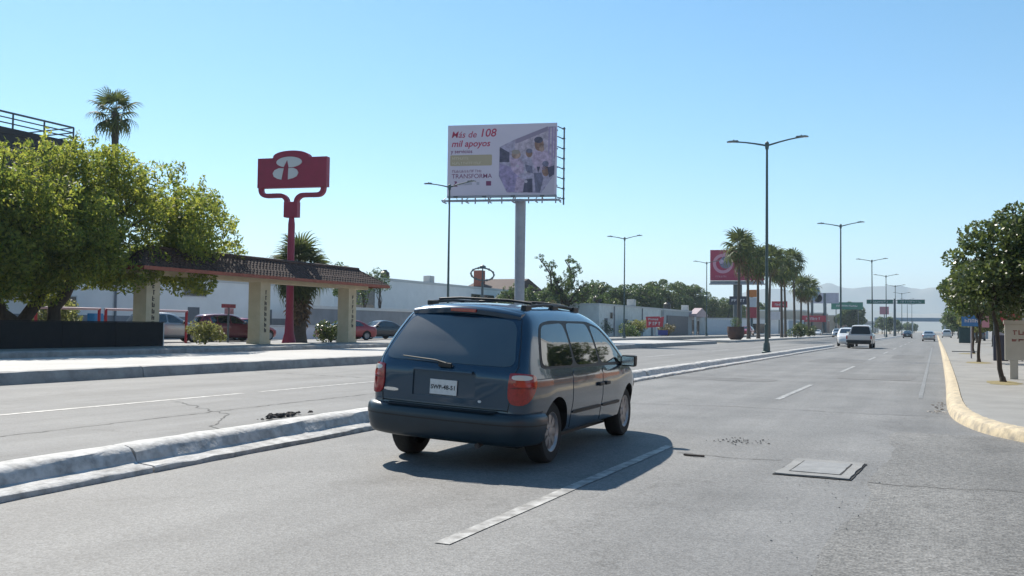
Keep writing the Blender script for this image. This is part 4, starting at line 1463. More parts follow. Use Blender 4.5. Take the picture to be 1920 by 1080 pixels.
ct.box(UL - .25, UR + .45, -1.75, -1.66, zb_(12.22), zb_(12.30)).box(UL - .25, UR + .45, -.95, -.86, zb_(12.22), zb_(12.30))
for i in range(6):
    u = UL - .15 + (UR - UL + .5) * i / 5
    ct.box(u - .05, u + .05, -1.75, -.4, zb_(12.12), zb_(12.2))
    ct.tube([(u, -1.7, zb_(12.2)), (u, -.5, zb_(12.65))], .04, 5)
for i in range(12):
    u = UL + (UR - UL) * i / 11
    ct.box(u - .02, u + .02, -1.6, -.98, zb_(12.24), zb_(12.27))
ct.build('walkway', M_steel, bb)
for i in range(4):
    u = UL + 1.2 + 2.5 * i
    lo = MB().tube([(u, -1.7, zb_(12.25)), (u, -2.3, zb_(12.45))], .025, 5).build('floodlight', M_steeld, bb)
    MB().box(u - .18, u + .18, -2.45, -2.25, zb_(12.4), zb_(12.52)).build('floodlight_head', M_steeld, lo)
# side truss standing past the right edge of the poster
w2 = MB()
A0, A1 = Vector((UL + .2, .2, 0)), Vector((UR + .42, 1.0, 0))
dv = (A1 - A0)
nb2 = Vector((-dv.y, dv.x, 0)).normalized()
for i in range(8):
    z = zb_(12.6 + .88 * i)
    w2.tube([(A1.x, A1.y - .1, z), (UR + .02, -.4, z)], .05, 5)
    w2.tube([(A1.x - .05, A1.y - .25, z), (A1.x + .05, A1.y - .12, z + .8 if i < 7 else z)], .035, 5)
    w2.box(A1.x - .14, A1.x + .14, A1.y - .5, A1.y - .35, z - .05, z + .05)
w2.tube([(A1.x, A1.y - .12, zb_(12.1)), (A1.x, A1.y - .12, zb_(18.95))], .07, 6)
w2.build('side_truss', M_steeld, bb)
# the print
I_red = mat('print_red', (0.42, 0.025, 0.08), 0.6)
I_purple = mat('print_plum', (0.20, 0.04, 0.11), 0.6)
I_tan = mat('print_tan', (0.42, 0.33, 0.22), 0.6)
I_cream = mat('print_cream', (0.66, 0.56, 0.42), 0.6)
YP = -.724
def T(s, size, m, u, z, **kw):
    text('poster_lettering', s, size, m, pan, (u, YP, zb_(z)), extrude=.004, **kw)
T('Más de', .80, I_red, -6.15, 17.92, shear=.22, bold=.003)
T('108', 1.0, I_red, -3.62, 17.96, shear=.18, bold=.012)
T('mil apoyos', .80, I_red, -6.12, 17.12, shear=.22, bold=.012)
T('y servicios', .46, I_purple, -6.15, 16.55, bold=.006)
def P(poly, m, dep=1):
    o = MB().extrude([(u, zb_(z)) for u, z in poly], -.72 - .004 * dep - .004, -.721 - .004 * (dep - 1), FX).build('poster_print', m, pan)
    return o
P(round_poly([(-6.2, 15.42), (-2.45, 15.42), (-2.45, 16.38), (-6.2, 16.38)], 2), I_tan)
glyphs('poster_lettering', 8, .15, .24, I_cream, pan, (-6.0, -.732, zb_(15.98)), seed=3)
glyphs('poster_lettering', 14, .15, .2, I_cream, pan, (-6.0, -.732, zb_(15.55)), seed=4)
glyphs('poster_lettering', 12, .18, .22, I_purple, pan, (-6.0, -.722, zb_(14.84)), seed=5)
T('TRANSFORMA', .56, I_purple, -6.05, 14.32, bold=.001)
P([(-5.95, 13.6), (-5.5, 13.6), (-5.55, 13.7), (-5.75, 13.75), (-5.55, 13.95), (-5.6, 14.08), (-5.85, 14.05), (-5.7, 13.92), (-5.92, 13.7)], I_purple)
P([(-5.4, 13.7), (-4.2, 13.75), (-4.2, 13.95), (-5.4, 13.9)], mat('print_grey', (0.40, 0.36, 0.42), .6))
P([(-2.95, 13.65), (-2.5, 13.65), (-2.5, 14.05), (-2.95, 14.05)], I_purple)
P([(-3.8, 13.72), (-3.55, 13.72), (-3.55, 13.98), (-3.8, 13.98)], mat('print_grey', (0.40, 0.36, 0.42), .6))
def ux(x):
    return UL + (x - 250) / 1145 * (UR - UL)
def vz(x, y):
    return ZT - (y - (170 - 55 * (x - 250) / 1145)) / 748 * (ZT - ZB)
def PX(pts, m, dep=1):
    return P([(ux(x), vz(x, y)) for x, y in pts], m, dep)
def EL(cx, cy, rx, ry, m, dep, n=14):
    return PX([(cx + rx * math.cos(2 * math.pi * k / n), cy + ry * math.sin(2 * math.pi * k / n)) for k in range(n)], m, dep)
c_bg = mat('print_lilac', (0.38, 0.32, 0.42), .6, var=.35, scale=2.6, detail=3)
c_wall = mat('print_pale_wall', (0.44, 0.35, 0.42), .6, var=.35, scale=2.6, detail=3)
c_dk = mat('print_navy', (0.075, 0.065, 0.11), .6, var=.35, scale=2.6, detail=3)
c_dk2 = mat('print_slate', (0.16, 0.145, 0.22), .6, var=.35, scale=2.6, detail=3)
c_skin = mat('print_skin', (0.24, 0.13, 0.10), .6, var=.35, scale=2.6, detail=3)
c_skin2 = mat('print_skin_light', (0.36, 0.23, 0.19), .6, var=.35, scale=2.6, detail=3)
c_shirt = mat('print_shirt', (0.44, 0.32, 0.43), .6, var=.35, scale=2.6, detail=3)
c_shirt2 = mat('print_violet_shirt', (0.30, 0.23, 0.38), .6, var=.35, scale=2.6, detail=3)
PX([(800, 385), (960, 300), (1300, 160), (1392, 150), (1372, 660), (1240, 855), (880, 862), (795, 690)], c_bg, 1)
PX([(960, 400), (960, 300), (1300, 165), (1390, 160), (1385, 470), (1180, 520), (960, 420)], c_wall, 2)
PX([(965, 300), (1300, 155), (1300, 200), (1010, 330), (965, 345)], mat('print_awning', (0.27, 0.21, 0.29), .6), 3)
PX([(802, 385), (905, 440), (905, 540), (802, 545)], c_dk, 3)
for x in (1310, 1345, 1372):
    PX([(x, 165), (x + 12, 162), (x + 8, 480), (x - 4, 480)], mat('print_mauve', (0.30, 0.22, 0.38), .6), 3)
PX([(1150, 430), (1210, 395), (1290, 410), (1340, 470), (1350, 600), (1180, 620), (1140, 520)], c_shirt, 4)
EL(1212, 345, 48, 72, c_skin, 5); EL(1205, 300, 46, 34, c_dk, 6); EL(1240, 390, 26, 34, c_skin2, 6)
PX([(905, 500), (990, 480), (1050, 540), (1060, 640), (990, 680), (930, 620)], c_shirt, 4)
EL(975, 460, 48, 45, c_skin2, 5); EL(970, 432, 46, 24, mat('print_grey_hair', (0.30, 0.24, 0.22), .6), 6)
EL(1110, 440, 34, 46, c_skin, 5); EL(1112, 418, 33, 24, c_dk2, 6)
PX([(1070, 560), (1140, 575), (1150, 650), (1080, 640)], c_dk2, 5)
PX([(1300, 585), (1372, 560), (1370, 655), (1320, 690)], c_dk, 5); EL(1280, 548, 34, 30, c_dk2, 5); EL(1282, 620, 38, 60, c_skin, 4)
PX([(805, 560), (960, 600), (1010, 700), (990, 855), (885, 858), (800, 690)], c_shirt2, 3)
PX([(1070, 720), (1145, 705), (1150, 850), (1050, 852)], c_dk, 5)
PX([(985, 690), (1070, 720), (1040, 852), (960, 855)], c_shirt, 4)
PX([(1160, 650), (1240, 640), (1260, 700), (1225, 850), (1180, 850)], c_dk2, 4)
PX([(1375, 660), (1240, 858), (1370, 855)], mat('print_white', (0.50, 0.43, 0.50), .6), 3)
PX([(1190, 580), (1225, 580), (1205, 650)], c_dk, 6)
for x, y in ((1075, 640), (1080, 740), (990, 580)):
    EL(x, y, 16, 16, mat('print_white', (0.50, 0.43, 0.50), .6), 7, 8)

# far red billboard --------------------------------------------------
rb = thing('billboard', 'far wine red billboard with a round pale emblem behind the first palms', 'billboard', (-34, 185, .3), R(10))
MB().tube([(-1.4, .8, -.3), (-1.4, .8, 10.3)], .85, 16).build('mast', M_steeld, rb, smooth=True)
rp = MB().box(-6.67, 3.6, -.3, .1, 10.55, 16.6).build('poster_panel', mat('print_wine', (0.36, 0.02, 0.07), .6, var=.1, scale=.3), rb)
MB().box(-6.8, 3.8, -1.2, .4, 9.75, 9.95).box(-6.67, 3.6, .1, 1.4, 9.95, 10.5).build('walkway', M_steel, rb)
I_pink = mat('print_pink', (0.55, 0.26, 0.34), .6)
def ring(cx, cz, r0, r1, m, n=24, a0=0, a1=2 * math.pi, dep=1):
    for k in range(n):
        w0, w1 = a0 + (a1 - a0) * k / n, a0 + (a1 - a0) * (k + 1) / n
        mbr.extrude([(cx + r0 * math.cos(w0), cz + r0 * math.sin(w0)), (cx + r1 * math.cos(w0), cz + r1 * math.sin(w0)), (cx + r1 * math.cos(w1), cz + r1 * math.sin(w1)), (cx + r0 * math.cos(w1), cz + r0 * math.sin(w1))], -.31 - .01 * dep, -.301, FX)
mbr = MB(); ring(-4.2, 13.9, 1.35, 1.95, None, dep=1); ring(-3.6, 15.3, .3, .8, None, 14, dep=2)
mbr.build('emblem_ring', I_pink, rp)
mbr = MB(); ring(-3.7, 14.1, .0001, 1.2, None, 16, dep=3)
mbr.build('emblem_figure', c_dk2, rp)
mbr = MB(); ring(-4.5, 14.3, .0001, .45, None, 12, dep=4)
mbr.build('emblem_face', c_shirt, rp)
glyphs('poster_lettering', 5, .62, .7, I_pink, rp, (-1.6, -.302, 14.4), seed=11)
glyphs('poster_lettering', 5, .62, .55, I_pink, rp, (-1.6, -.302, 13.4), seed=12)
glyphs('poster_lettering', 6, .6, .9, I_pink, rp, (-1.8, -.302, 11.9), seed=13, weight=.28)
glyphs('poster_lettering', 6, .28, .35, I_pink, rp, (-5.6, -.302, 11.2), seed=14)

# ------------------------------------------------------------------ buildings
M_white = mat('white_stucco', (0.72, 0.72, 0.71), 0.85, col2=(0.80, 0.80, 0.79), scale=.6, bump=.1, bscale=20)
M_greyw = mat('grey_wall', (0.22, 0.23, 0.25), 0.85, var=.12, scale=1)
M_coping = mat('pale_coping', (0.55, 0.55, 0.54), 0.8)
M_win = mat('dark_window_glass', (0.012, 0.014, 0.018), 0.06, spec=1.0)
M_navy = mat('near_black_cladding', (0.014, 0.016, 0.022), 0.6, var=.2, scale=.8)
M_orange = mat('ochre_brick', (0.36, 0.19, 0.11), 0.85, var=.2, scale=2)
M_plum = mat('print_wine2', (0.36, 0.02, 0.05), .6)

def building(name, label, x0, x1, y0, y1, z0, h, m, windows=(), parapet=.25, cat='building', base=None, roof=True):
    """x1 is the face towards the avenue. windows: (face, a0, a1, zlo, zhi); face 'e' looks at the avenue, 's' back at the camera"""
    t = thing(name, label, cat, ((x0 + x1) / 2, (y0 + y1) / 2, z0))
    cx, cy = (x0 + x1) / 2, (y0 + y1) / 2
    X0, X1, Y0, Y1 = x0 - cx, x1 - cx, y0 - cy, y1 - cy
    w = MB().box(X0, X1, Y0, Y1, -.1, h).build('wall', m, t)
    if parapet:
        MB().box(X0 - .06, X1 + .06, Y0 - .06, Y1 + .06, h - .02, h + parapet).build('parapet', M_coping if m is not M_navy else M_navy, t)
    if base:
        MB().box(X0 - .04, X1 + .04, Y0 - .04, Y1 + .04, -.08, base[0]).build('plinth', base[1], t)
    for (f, a0, a1, zl_, zh) in windows:
        wd = MB()
        fr_ = MB()
        g = .07
        if f == 'e':
            wd.box(X1 - .05, X1 + .02, a0 - cy, a1 - cy, zl_, zh)
            o = wd.build('window', M_win, t)
            fr_.box(X1 + .021, X1 + .06, a0 - cy - g, a1 - cy + g, zl_ - g, zl_).box(X1 + .021, X1 + .06, a0 - cy - g, a1 - cy + g, zh, zh + g).box(X1 + .021, X1 + .06, a0 - cy - g, a0 - cy, zl_ + .001, zh - .001).box(X1 + .021, X1 + .06, a1 - cy, a1 - cy + g, zl_ + .001, zh - .001)
        else:
            wd.box(a0 - cx, a1 - cx, Y0 - .02, Y0 + .05, zl_, zh)
            o = wd.build('window', M_win, t)
            fr_.box(a0 - cx - g, a1 - cx + g, Y0 - .06, Y0 - .021, zl_ - g, zl_).box(a0 - cx - g, a1 - cx + g, Y0 - .06, Y0 - .021, zh, zh + g)
        fr_.build('window_frame', M_coping, o)
    return t

# dark building with a roof railing, far left behind the big tree
db = building('dark_building', 'tall near-black building with a roof railing behind the leafy tree', -75, -55, 18, 46.7, .3, 13.3, M_navy, parapet=.35, windows=[('e', 24 + 5 * k, 27.5 + 5 * k, 2.2 + 3.2 * j, 4.0 + 3.2 * j) for k in range(4) for j in range(3)])
rl = MB()
for z in (14.0, 14.35, 14.7):
    rl.tube([(9.8, -14.2, z), (9.8, 14.2, z)], .045 if z < 14.6 else .07, 6)
    rl.tube([(9.8, 14.2, z), (-9.8, 14.2, z)], .045, 6)
for k in range(13):
    rl.tube([(9.8, -14.2 + 28.4 * k / 12, 13.3), (9.8, -14.2 + 28.4 * k / 12, 14.7)], .06, 6)
rl.build('roof_railing', mat('railing_paint', (0.05, 0.07, 0.09), .5), db)

building('white_shop_building', 'low white building with grey plinth seen through the entrance portal', -62, -48, 34, 66, .3, 4.1, M_white, windows=[('e', 50, 52.2, 3.0, 3.7), ('e', 39.5, 41, 1.0, 2.6)], base=(1.5, M_greyw), parapet=.15)
building('white_hall', 'long white windowless hall with black panel left of the billboard mast', -80, -60, 85, 133, .3, 6.4, M_white, windows=[('e', 118, 125.5, 4.0, 5.6), ('e', 86, 93, 2.6, 5.3)], parapet=.3)
building('boundary_wall', 'grey boundary wall with pale coping behind the parked cars', -45.4, -45, 58, 86, .3, 2.35, M_greyw, parapet=.22, cat='wall')
building('pale_low_wall', 'pale low wall running behind the red sedan', -42.2, -42, 46, 120, .3, .9, M_white, parapet=.1, cat='wall')
hs = building('ochre_house', 'ochre brick house with a red chimney behind the billboard mast', -70, -62, 134, 150, .3, 6.6, M_orange, windows=[('s', -66, -64.5, 3.5, 5.0), ('e', 138, 140, 3.5, 5)], parapet=.0)
rr_ = MB(); rr_.add([(-4.4, -8.4, 6.6), (4.5, -8.4, 6.6), (4.5, 8.4, 6.6), (-4.4, 8.4, 6.6), (-4.4, 0, 9.0), (4.5, 0, 9.0)], [(0, 1, 5, 4), (2, 3, 4, 5), (0, 4, 3), (1, 2, 5), (0, 3, 2, 1)])
ro = rr_.build('roof', M_tile, hs)
MB().box(-3.2, -1.8, -5, -3.6, 7, 10.2).build('chimney', M_fascia, ro)
M_contain = mat('dirty_white_panel', (0.62, 0.64, 0.62), 0.7, var=.12, scale=1.2)
building('long_white_shed', 'long dirty white shed under the green trees', -44, -36, 104, 131, .3, 3.75, M_contain, windows=[('e', 108, 109, 2.2, 2.9)], parapet=.18)
gs = building('grey_shop', 'small shop with grey roller shutter and a white gabled porch', -44, -35.6, 131.3, 158, .3, 3.7, mat('pale_blue_grey_wall', (0.40, 0.43, 0.44), .8, var=.1, scale=1), windows=[('e', 148, 149.5, .1, 2.5), ('e', 151.5, 153.2, .1, 2.3)], parapet=.2)
MB().box(4.2, 4.32, -12, .5, .1, 2.95).build('roller_shutter', mat('shutter_grey', (0.13, 0.125, 0.135), .6, var=.1, scale=2), gs)
for k in range(12):
    MB().box(4.325, 4.345, -11.95, .45, .2 + .23 * k, .21 + .23 * k + .16).build('shutter_slat', MATS['shutter_grey'], gs)
pg = MB(); pg.extrude([(1.5, 2.95), (9.5, 2.95), (9.5, 3.4), (5.5, 4.4), (1.5, 3.4)], 4.15, 5.4, lambda u, v, d: (d, u, v))
pg.build('porch_gable', mat('pinkish_board', (0.42, 0.33, 0.34), .7, var=.15, scale=2), gs)
for yy in (1.8, 9.2):
    MB().box(5.0, 5.25, yy - .12, yy + .12, -.1, 2.95).build('porch_post', M_white, gs)
fb = thing('sheet_fence', 'pale blue sheet-metal fence right of the small grey shop', 'fence', (-36, 172, .3))
for k in range(12):
    MB().box(-.04, .04, -13 + 2.2 * k, -13 + 2.2 * k + 2.16, 0, 2.75).build('panel', mat('pale_blue_sheet', (0.42, 0.48, 0.55), .6, var=.1, scale=2), fb)
    MB().box(-.1, -.045, -13 + 2.2 * k - .05, -13 + 2.2 * k + .05, 0, 2.9).build('post', M_steel, fb)

# forecourt furniture -------------------------------------------------
M_redpipe = mat('red_pipe_paint', (0.38, 0.015, 0.03), .45)
for lb, y0, y1, wt in (('red and white height bar across the forecourt, left of the lettered column', 33.4, 38.8, True), ('second red height bar farther left under the big tree', 29.5, 33.0, True)):
    hb = thing('height_bar', lb, 'barrier', (-37, y0, .3), 0, 'red height bars in the forecourt')
    for y in (0, y1 - y0):
        MB().tube([(0, y, 0), (0, y, 1.75)], .07, 10).build('post', M_redpipe, hb)
    MB().tube([(0, -.08, 1.72), (0, y1 - y0 + .08, 1.72)], .06, 8).build('crossbar', mat('pinkish_white_pipe', (0.55, 0.38, 0.40), .5), hb)
rs = thing('small_red_sign', 'small red sign board on a thin post left of the lettered column', 'sign', (-37, 42.1, .3))
MB().tube([(0, 0, 0), (0, 0, 2.0)], .06, 8).build('post', M_steeld, rs)
sb = MB().box(-.04, .04, -.55, .55, 1.98, 2.2).build('board', mat('faded_red_board', (0.30, 0.05, 0.06), .6, var=.3, scale=5), rs)
MB().box(-.03, .03, -.3, .4, 1.62, 1.96).build('lower_board', mat('faded_pink_board', (0.42, 0.22, 0.24), .6, var=.3, scale=5), sb)
bx = tag(MB().box(-.3, .3, -.35, .35, 0, 1.6).build('blue_cabinet', mat('blue_cabinet_paint', (0.05, 0.25, 0.45), .5, var=.1, scale=3), bevel=.03, loc=(-46.5, 41.2, .3)), 'small blue cabinet against the white wall behind the black fence', 'cabinet')
MB().box(.301, .32, -.28, .28, .2, 1.45).build('cabinet_door', MATS['blue_cabinet_paint'], bx)
ss = thing('striped_sign', 'red white and black striped sign panel under the leafy tree', 'sign', (-46, 37.4, .3))
MB().box(-.06, .06, -1.3, 1.3, 2.75, 4.05).build('board', M_navy, ss)
for z, m in ((3.62, M_plum), (3.32, M_white), (3.02, M_white)):
    MB().box(.061, .08, -1.22, 1.22, z, z + (.34 if m is M_plum else .14)).build('stripe', m, ss)
MB().box(-.05, .05, -1.2, -1.1, 0, 2.75).box(-.05, .05, 1.1, 1.2, 0, 2.75).build('leg', M_white, ss)
# ring-shaped ornamental sign
og = thing('ring_sign', 'open wrought ring sign on a short post left of the billboard mast', 'sign', (-33, 66.9, .3))
MB().tube([(0, 0, 0), (0, 0, 4.6)], .10, 8).build('post', M_steeld, og)
rg_pts = [(.86 * .0 + 1.12 * math.cos(w) * .35, 1.12 * math.cos(w) * 1.15, 5.25 + .50 * math.sin(w)) for w in [2 * math.pi * k / 32 for k in range(33)]]
MB().tube(rg_pts, .06, 6).build('ring', M_steeld, og)
for k in range(12):
    p = rg_pts[int(k * 32 / 12)]
    MB().lathe([(.01, -.12), (.11, 0), (.01, .12)], 6, 'z', p).build('ring_knob', M_steeld, og)
MB().tube([(0, 0, 4.5), (0, 0, 5.75)], .05, 6).build('stem', M_steeld, og)
MB().lathe([(.28, 5.7), (.24, 5.9), (.02, 6.02)], 12).build('crest', M_steeld, og)

def bush(name, label, loc, rv, m, n, seed, size=.06, cat='bush', group=None):
    rg = random.Random(seed)
    t = thing(name, label, cat, loc, 0, group)
    mb = MB()
    cl_ = [((rg.uniform(-.7, .7) * rv[0], rg.uniform(-.7, .7) * rv[1], rv[2] * rg.uniform(.25, .85)), (rv[0] * rg.uniform(.3, .55), rv[1] * rg.uniform(.3, .55), rv[2] * rg.uniform(.18, .36))) for _ in range(16)]
    leaf_cloud(mb, cl_, n, size, rg, .5)
    mb.build('foliage', m, t, recalc=False)
    st = MB()
    for _ in range(5):
        limb(st, (0, 0, -.05), (rg.uniform(-.5, .5) * rv[0], rg.uniform(-.5, .5) * rv[1], rv[2] * .7), .03, .01, rg, 3)
    st.build('stem', M_bark, t)
    return t
bush('round_bush', 'round olive bush left of the lettered portal column', (-31.6, 34.4, .40), (.8, .85, 1.0), L_olive, 900, 3, .06)
bush('dark_shrub', 'dark shrub at the foot of the skirted palm', (-33.4, 47.0, .3), (.7, 1.0, 1.3), L_dark, 900, 4, .07)
for i, (x, y, lb) in enumerate(((-38.5, 31.5, 'yellow-green shrub below the striped sign'), (-41, 34.6, 'pale leafy shrub by the blue cabinet'))):
    bush('shrub', lb, (x, y, .3), (.8, 1, 2.3), L_olive, 700, 7 + i, .08)

# feathery shrubs, right of the skirted palm
for i, (x, y, h, lb) in enumerate(((-46, 66.5, 6.2, 'feathery grey-green plume right of the skirted palm'), (-46.5, 70.5, 6.0, 'second feathery plume left of the portal roof end'), (-56, 88, 7.4, 'pale feathery treetop above the white hall'))):
    make_tree('plume_tree', lb, (x, y, .3), h, 2.5, (.8, 1.3, 1.6, h - 1.6), 60 + i, L_mid, 260, .12, .10, 9, (.5, .8), limbs=5)

# sparse, lopped trees between the billboard mast and the green trees
spots = [((-40, 103, .3), 9.2, 'bare lopped tree with stubby tufts right of the billboard mast'), ((-39, 113, .3), 6.3, 'smaller lopped tree right of the tallest lopped tree'), ((-42, 95, .3), 5.6, 'low scraggy tree beside the billboard mast')]
for i, (loc, h, lb) in enumerate(spots):
    rg = random.Random(80 + i)
    t = thing('lopped_tree', lb, 'tree', loc)
    tb, lv = MB(), MB()
    cl_ = []
    limb(tb, (0, 0, 0), (0, .2, h * .45), .28, .2, rg, 4)
    for k in range(12):
        a = 2 * math.pi * k / 12 + rg.uniform(-.3, .3)
        rr0 = h * rg.uniform(.14, .44)
        e = Vector((math.cos(a) * rr0 * .7, math.sin(a) * rr0, h * rg.uniform(.55, 1.0)))
        st_ = Vector((0, .2, h * rg.uniform(.3, .45)))
        pts = limb(tb, st_, e, .14, .05, rg, 5, .25)
        for q in pts[2:]:
            for _ in range(4):
                pp = q + Vector((rg.uniform(-.55, .55), rg.uniform(-.7, .7), rg.uniform(-.3, .7)))
                limb(tb, q, pp, .03, .012, rg, 2, .3)
                cl_.append((pp, (rg.uniform(.12, .3), rg.uniform(.12, .34), rg.uniform(.15, .4))))
    for _ in range(16):
        cl_.append(((rg.uniform(-1.6, 1.6), rg.uniform(-3, 3), rg.uniform(.8, h * .5)), rg.uniform(.5, .9)))
    tb.build('trunk', M_bark, t, smooth=True, angle=60)
    leaf_cloud(lv, cl_, 520, .10, rg, .5)
    lv.build('crown', L_mid, t, recalc=False)
    for k in range(1):
        pass
for i, (x, y, rv, lb) in enumerate((((-37.5), 97, (1.5, 3, 2.6), 'dry scrub at the foot of the lopped trees'), (-37, 106, (1.4, 3, 2.2), 'green scrub below the tallest lopped tree'), (-34, 112, (1.2, 3, 2.0), 'scrub left of the long white shed'), (-31.5, 118, (.9, 2.2, 1.5), 'low scrub before the long white shed'), (-31.5, 101, (.9, 2.2, 1.5), 'low scrub left of the red shop sign'), (-38.5, 88, (1.6, 3, 3.2), 'tall leafy scrub right beside the billboard mast'), (-40, 100, (1.6, 3.4, 3.9), 'tall leafy scrub left of the tallest lopped tree'), (-40, 108, (1.6, 3, 3.4), 'tall scrub between the two lopped trees'))):
    bush('scrub', lb, (x, y, .3), rv, (L_dry, L_mid, L_olive)[i % 3], 330, 90 + i, .10, group=None)

# dense green trees behind the sheds
gt = [(-55, 124, 6.6, 3.4), (-56, 140, 7.6, 3.8), (-55, 158, 8.8, 4.2), (-56, 172, 9.6, 4.5), (-55, 186, 10.4, 4.6), (-56, 200, 11.2, 5), (-58, 216, 13.6, 6.2), (-56, 232, 12.4, 5.5), (-55, 250, 10.0, 4.8), (-54, 268, 9.5, 5), (-50, 290, 9.5, 5)]
glb = ['low green tree right behind the ochre house', 'green tree behind the lopped trees', 'first dense green tree from the left behind the long white shed', 'second dense green tree from the left behind the sheds', 'third dense green tree, behind the far pavement lamp', 'fourth dense green tree, just left of the tallest of the clump', 'tallest dense green tree above the small grey shop', 'dense green tree just right of the tallest of the clump', 'dense green tree left of the red billboard mast', 'dense green tree below the red billboard', 'rightmost dense green tree, partly behind the palm trunks']
for i, (x, y, h, rx) in enumerate(gt):
    make_tree('green_tree', glb[i], (x, y, .3), h, h * .3, (rx * .9, rx * 1.15, h * .36, h * .60), 100 + i, (L_mid, L_mid, L_dark)[i % 3], 210, .24, .3, 46, (.9, 1.6), group='dense green trees behind the sheds', limbs=6)

# ------------------------------------------------------------------ signs and roadside things farther on
def post_sign(name, label, x, y, z0, w, zlo, zhi, m, frame=None, posts=1, rz=0, glyph=None, thick=.25, prs=.14):
    t = thing(name, label, 'sign', (x, y, z0), R(rz))
    for k in range(posts):
        u = 0 if posts == 1 else (-w * .35 + w * .7 * k / (posts - 1))
        MB().tube([(u, thick * .5, 0), (u, thick * .5, zhi - .1)], prs, 8).build('post', M_steeld, t)
    b = MB().box(-w / 2, w / 2, -thick / 2 - .05, thick / 2 - .05 - .001 if posts == 0 else .0, zlo, zhi).build('board', m, t)
    if glyph:
        n, gw, gh, gm, gz = glyph
        glyphs('board_lettering', n, gw, gh, gm, b, (-n * gw * 1.25 / 2, -thick / 2 - .052, gz), seed=n * 7 + int(w * 10), depth=.02, weight=.25)
    return t
M_sgn_o = mat('orange_sign', (0.55, 0.16, 0.02), .5); M_sgn_r = mat('red_sign', (0.42, 0.03, 0.05), .5, var=.1, scale=1)
M_sgn_w = mat('white_sign', (0.55, 0.54, 0.56), .5, var=.1, scale=1); M_sgn_k = mat('dark_navy_sign', (0.02, 0.025, 0.05), .4); M_sgn_b = mat('blue_grey_sign', (0.16, 0.24, 0.33), .5)
post_sign('dark_sign', 'dark navy roadside sign with pale lettering behind the first palm', -32, 168, .3, 3.2, 5.4, 6.9, M_sgn_k, glyph=(5, .38, .5, M_sgn_w, 5.9))
fs = post_sign('fuel_price_sign', 'tall stacked roadside sign, orange above red and white, among the first palms', -32, 181, .3, 1.9, 7.2, 8.6, M_sgn_o, prs=.25)
MB().box(-.95, .95, -.17, 0, 5.3, 7.15).build('middle_board', M_sgn_w, fs)
MB().box(-.95, .95, -.17, 0, 3.2, 5.25).build('lower_board', M_sgn_r, fs)
post_sign('red_sign', 'far red rectangular sign between the middle palms', -32, 216, .3, 3.4, 6.0, 7.4, M_sgn_r, glyph=(4, .4, .5, M_sgn_w, 6.4))
post_sign('white_sign', 'far pale sign below the red sign among the middle palms', -32.5, 212, .3, 2.8, 3.2, 5.0, M_sgn_w, posts=2)
bt = thing('funnel_sign', 'blue-grey funnel-shaped sign tower behind the last palm', 'sign', (-31, 268, .3))
MB().tube([(0, 0, 0), (0, 0, 9.6)], .35, 10).build('mast', M_steeld, bt)
MB().extrude([(-.7, 9.2), (.7, 9.2), (1.9, 11.2), (1.9, 12.6), (-1.9, 12.6), (-1.9, 11.2)], -.9, .9, FX).build('sign_body', M_sgn_b, bt)
pb = post_sign('billboard', 'far pale billboard with dark round motif right of the funnel sign', -31, 300, .3, 8.2, 9.2, 12.4, mat('print_lavender', (0.40, 0.38, 0.46), .6, var=.15, scale=.5), posts=1, prs=.5)
MB().lathe([(.001, -.22), (1.3, -.22)], 16, 'y', (-2.0, 0, 10.8)).build('round_motif', c_dk2, pb.children[-1])
post_sign('red_shop_fascia', 'far low red shop fascia right of the palm row', -30, 262, .3, 6.5, 3.2, 4.9, M_sgn_r, posts=2, glyph=(6, .5, .7, M_sgn_w, 3.7))
gsn = post_sign('road_sign', 'green road sign in front of the far round tree, left of the gantry', -27, 330, .3, 10, 8.0, 10.4, mat('road_sign_green', (0.02, 0.16, 0.11), .5, var=.08, scale=1), posts=2, glyph=(9, .6, .6, M_sgn_w, 8.9))
rsg = thing('red_shop_sign', 'low red and white shop sign in front of the grey shop', 'sign', (-30, 106.7, .42), R(25))
MB().tube([(0, .1, 0), (0, .1, 1.4)], .08, 8).build('post', M_steel, rsg)
b = MB().extrude([(-1.0, 1.0), (.9, 1.15), (1.05, 2.35), (.6, 2.2), (.5, 2.35), (-1.1, 2.3), (-1.0, 1.7)], -.08, .08, FX).build('board', M_sgn_r, rsg)
glyphs('board_lettering', 4, .28, .4, M_sgn_w, b, (-.75, -.082, 1.3), seed=31, depth=.015, weight=.3)
glyphs('board_lettering', 5, .2, .22, M_sgn_w, b, (-.8, -.082, 1.9), seed=32, depth=.015, weight=.3)
MB().box(.35, 1.5, -.05, .06, .15, .75).build('blue_panel', mat('royal_blue', (0.04, 0.05, 0.22), .5), rsg)

# planter pots and clipped bushes at the palm row
pt = thing('planter_pot', 'big dark brown planter pot with a small plant at the start of the palm row', 'planter', (-20.2, 104.5, .22))
MB().lathe([(.55, 0), (.85, .3), (.95, 1.0), (.92, 1.45), (.8, 1.45), (.8, 1.3), (.001, 1.3)], 20).build('pot', mat('brown_clay', (0.06, 0.03, 0.025), .8, var=.2, scale=4), pt, smooth=True, angle=40)
mb = MB(); leaf_cloud(mb, [((0, 0, 1.9), (.6, .6, .6))], 500, .10, random.Random(5), .4, up=.8); mb.build('plant', L_mid, pt, recalc=False)
bush('clipped_bush', 'dark round clipped bush at the right end of the palm row', (-17.4, 134, .22), (1.25, 1.25, 2.0), L_dark, 420, 15, .09)
bush('clipped_bush', 'small dark clipped bush behind the last palms', (-19.5, 166, .22), (1.2, 1.2, 1.9), L_dark, 420, 16, .09)

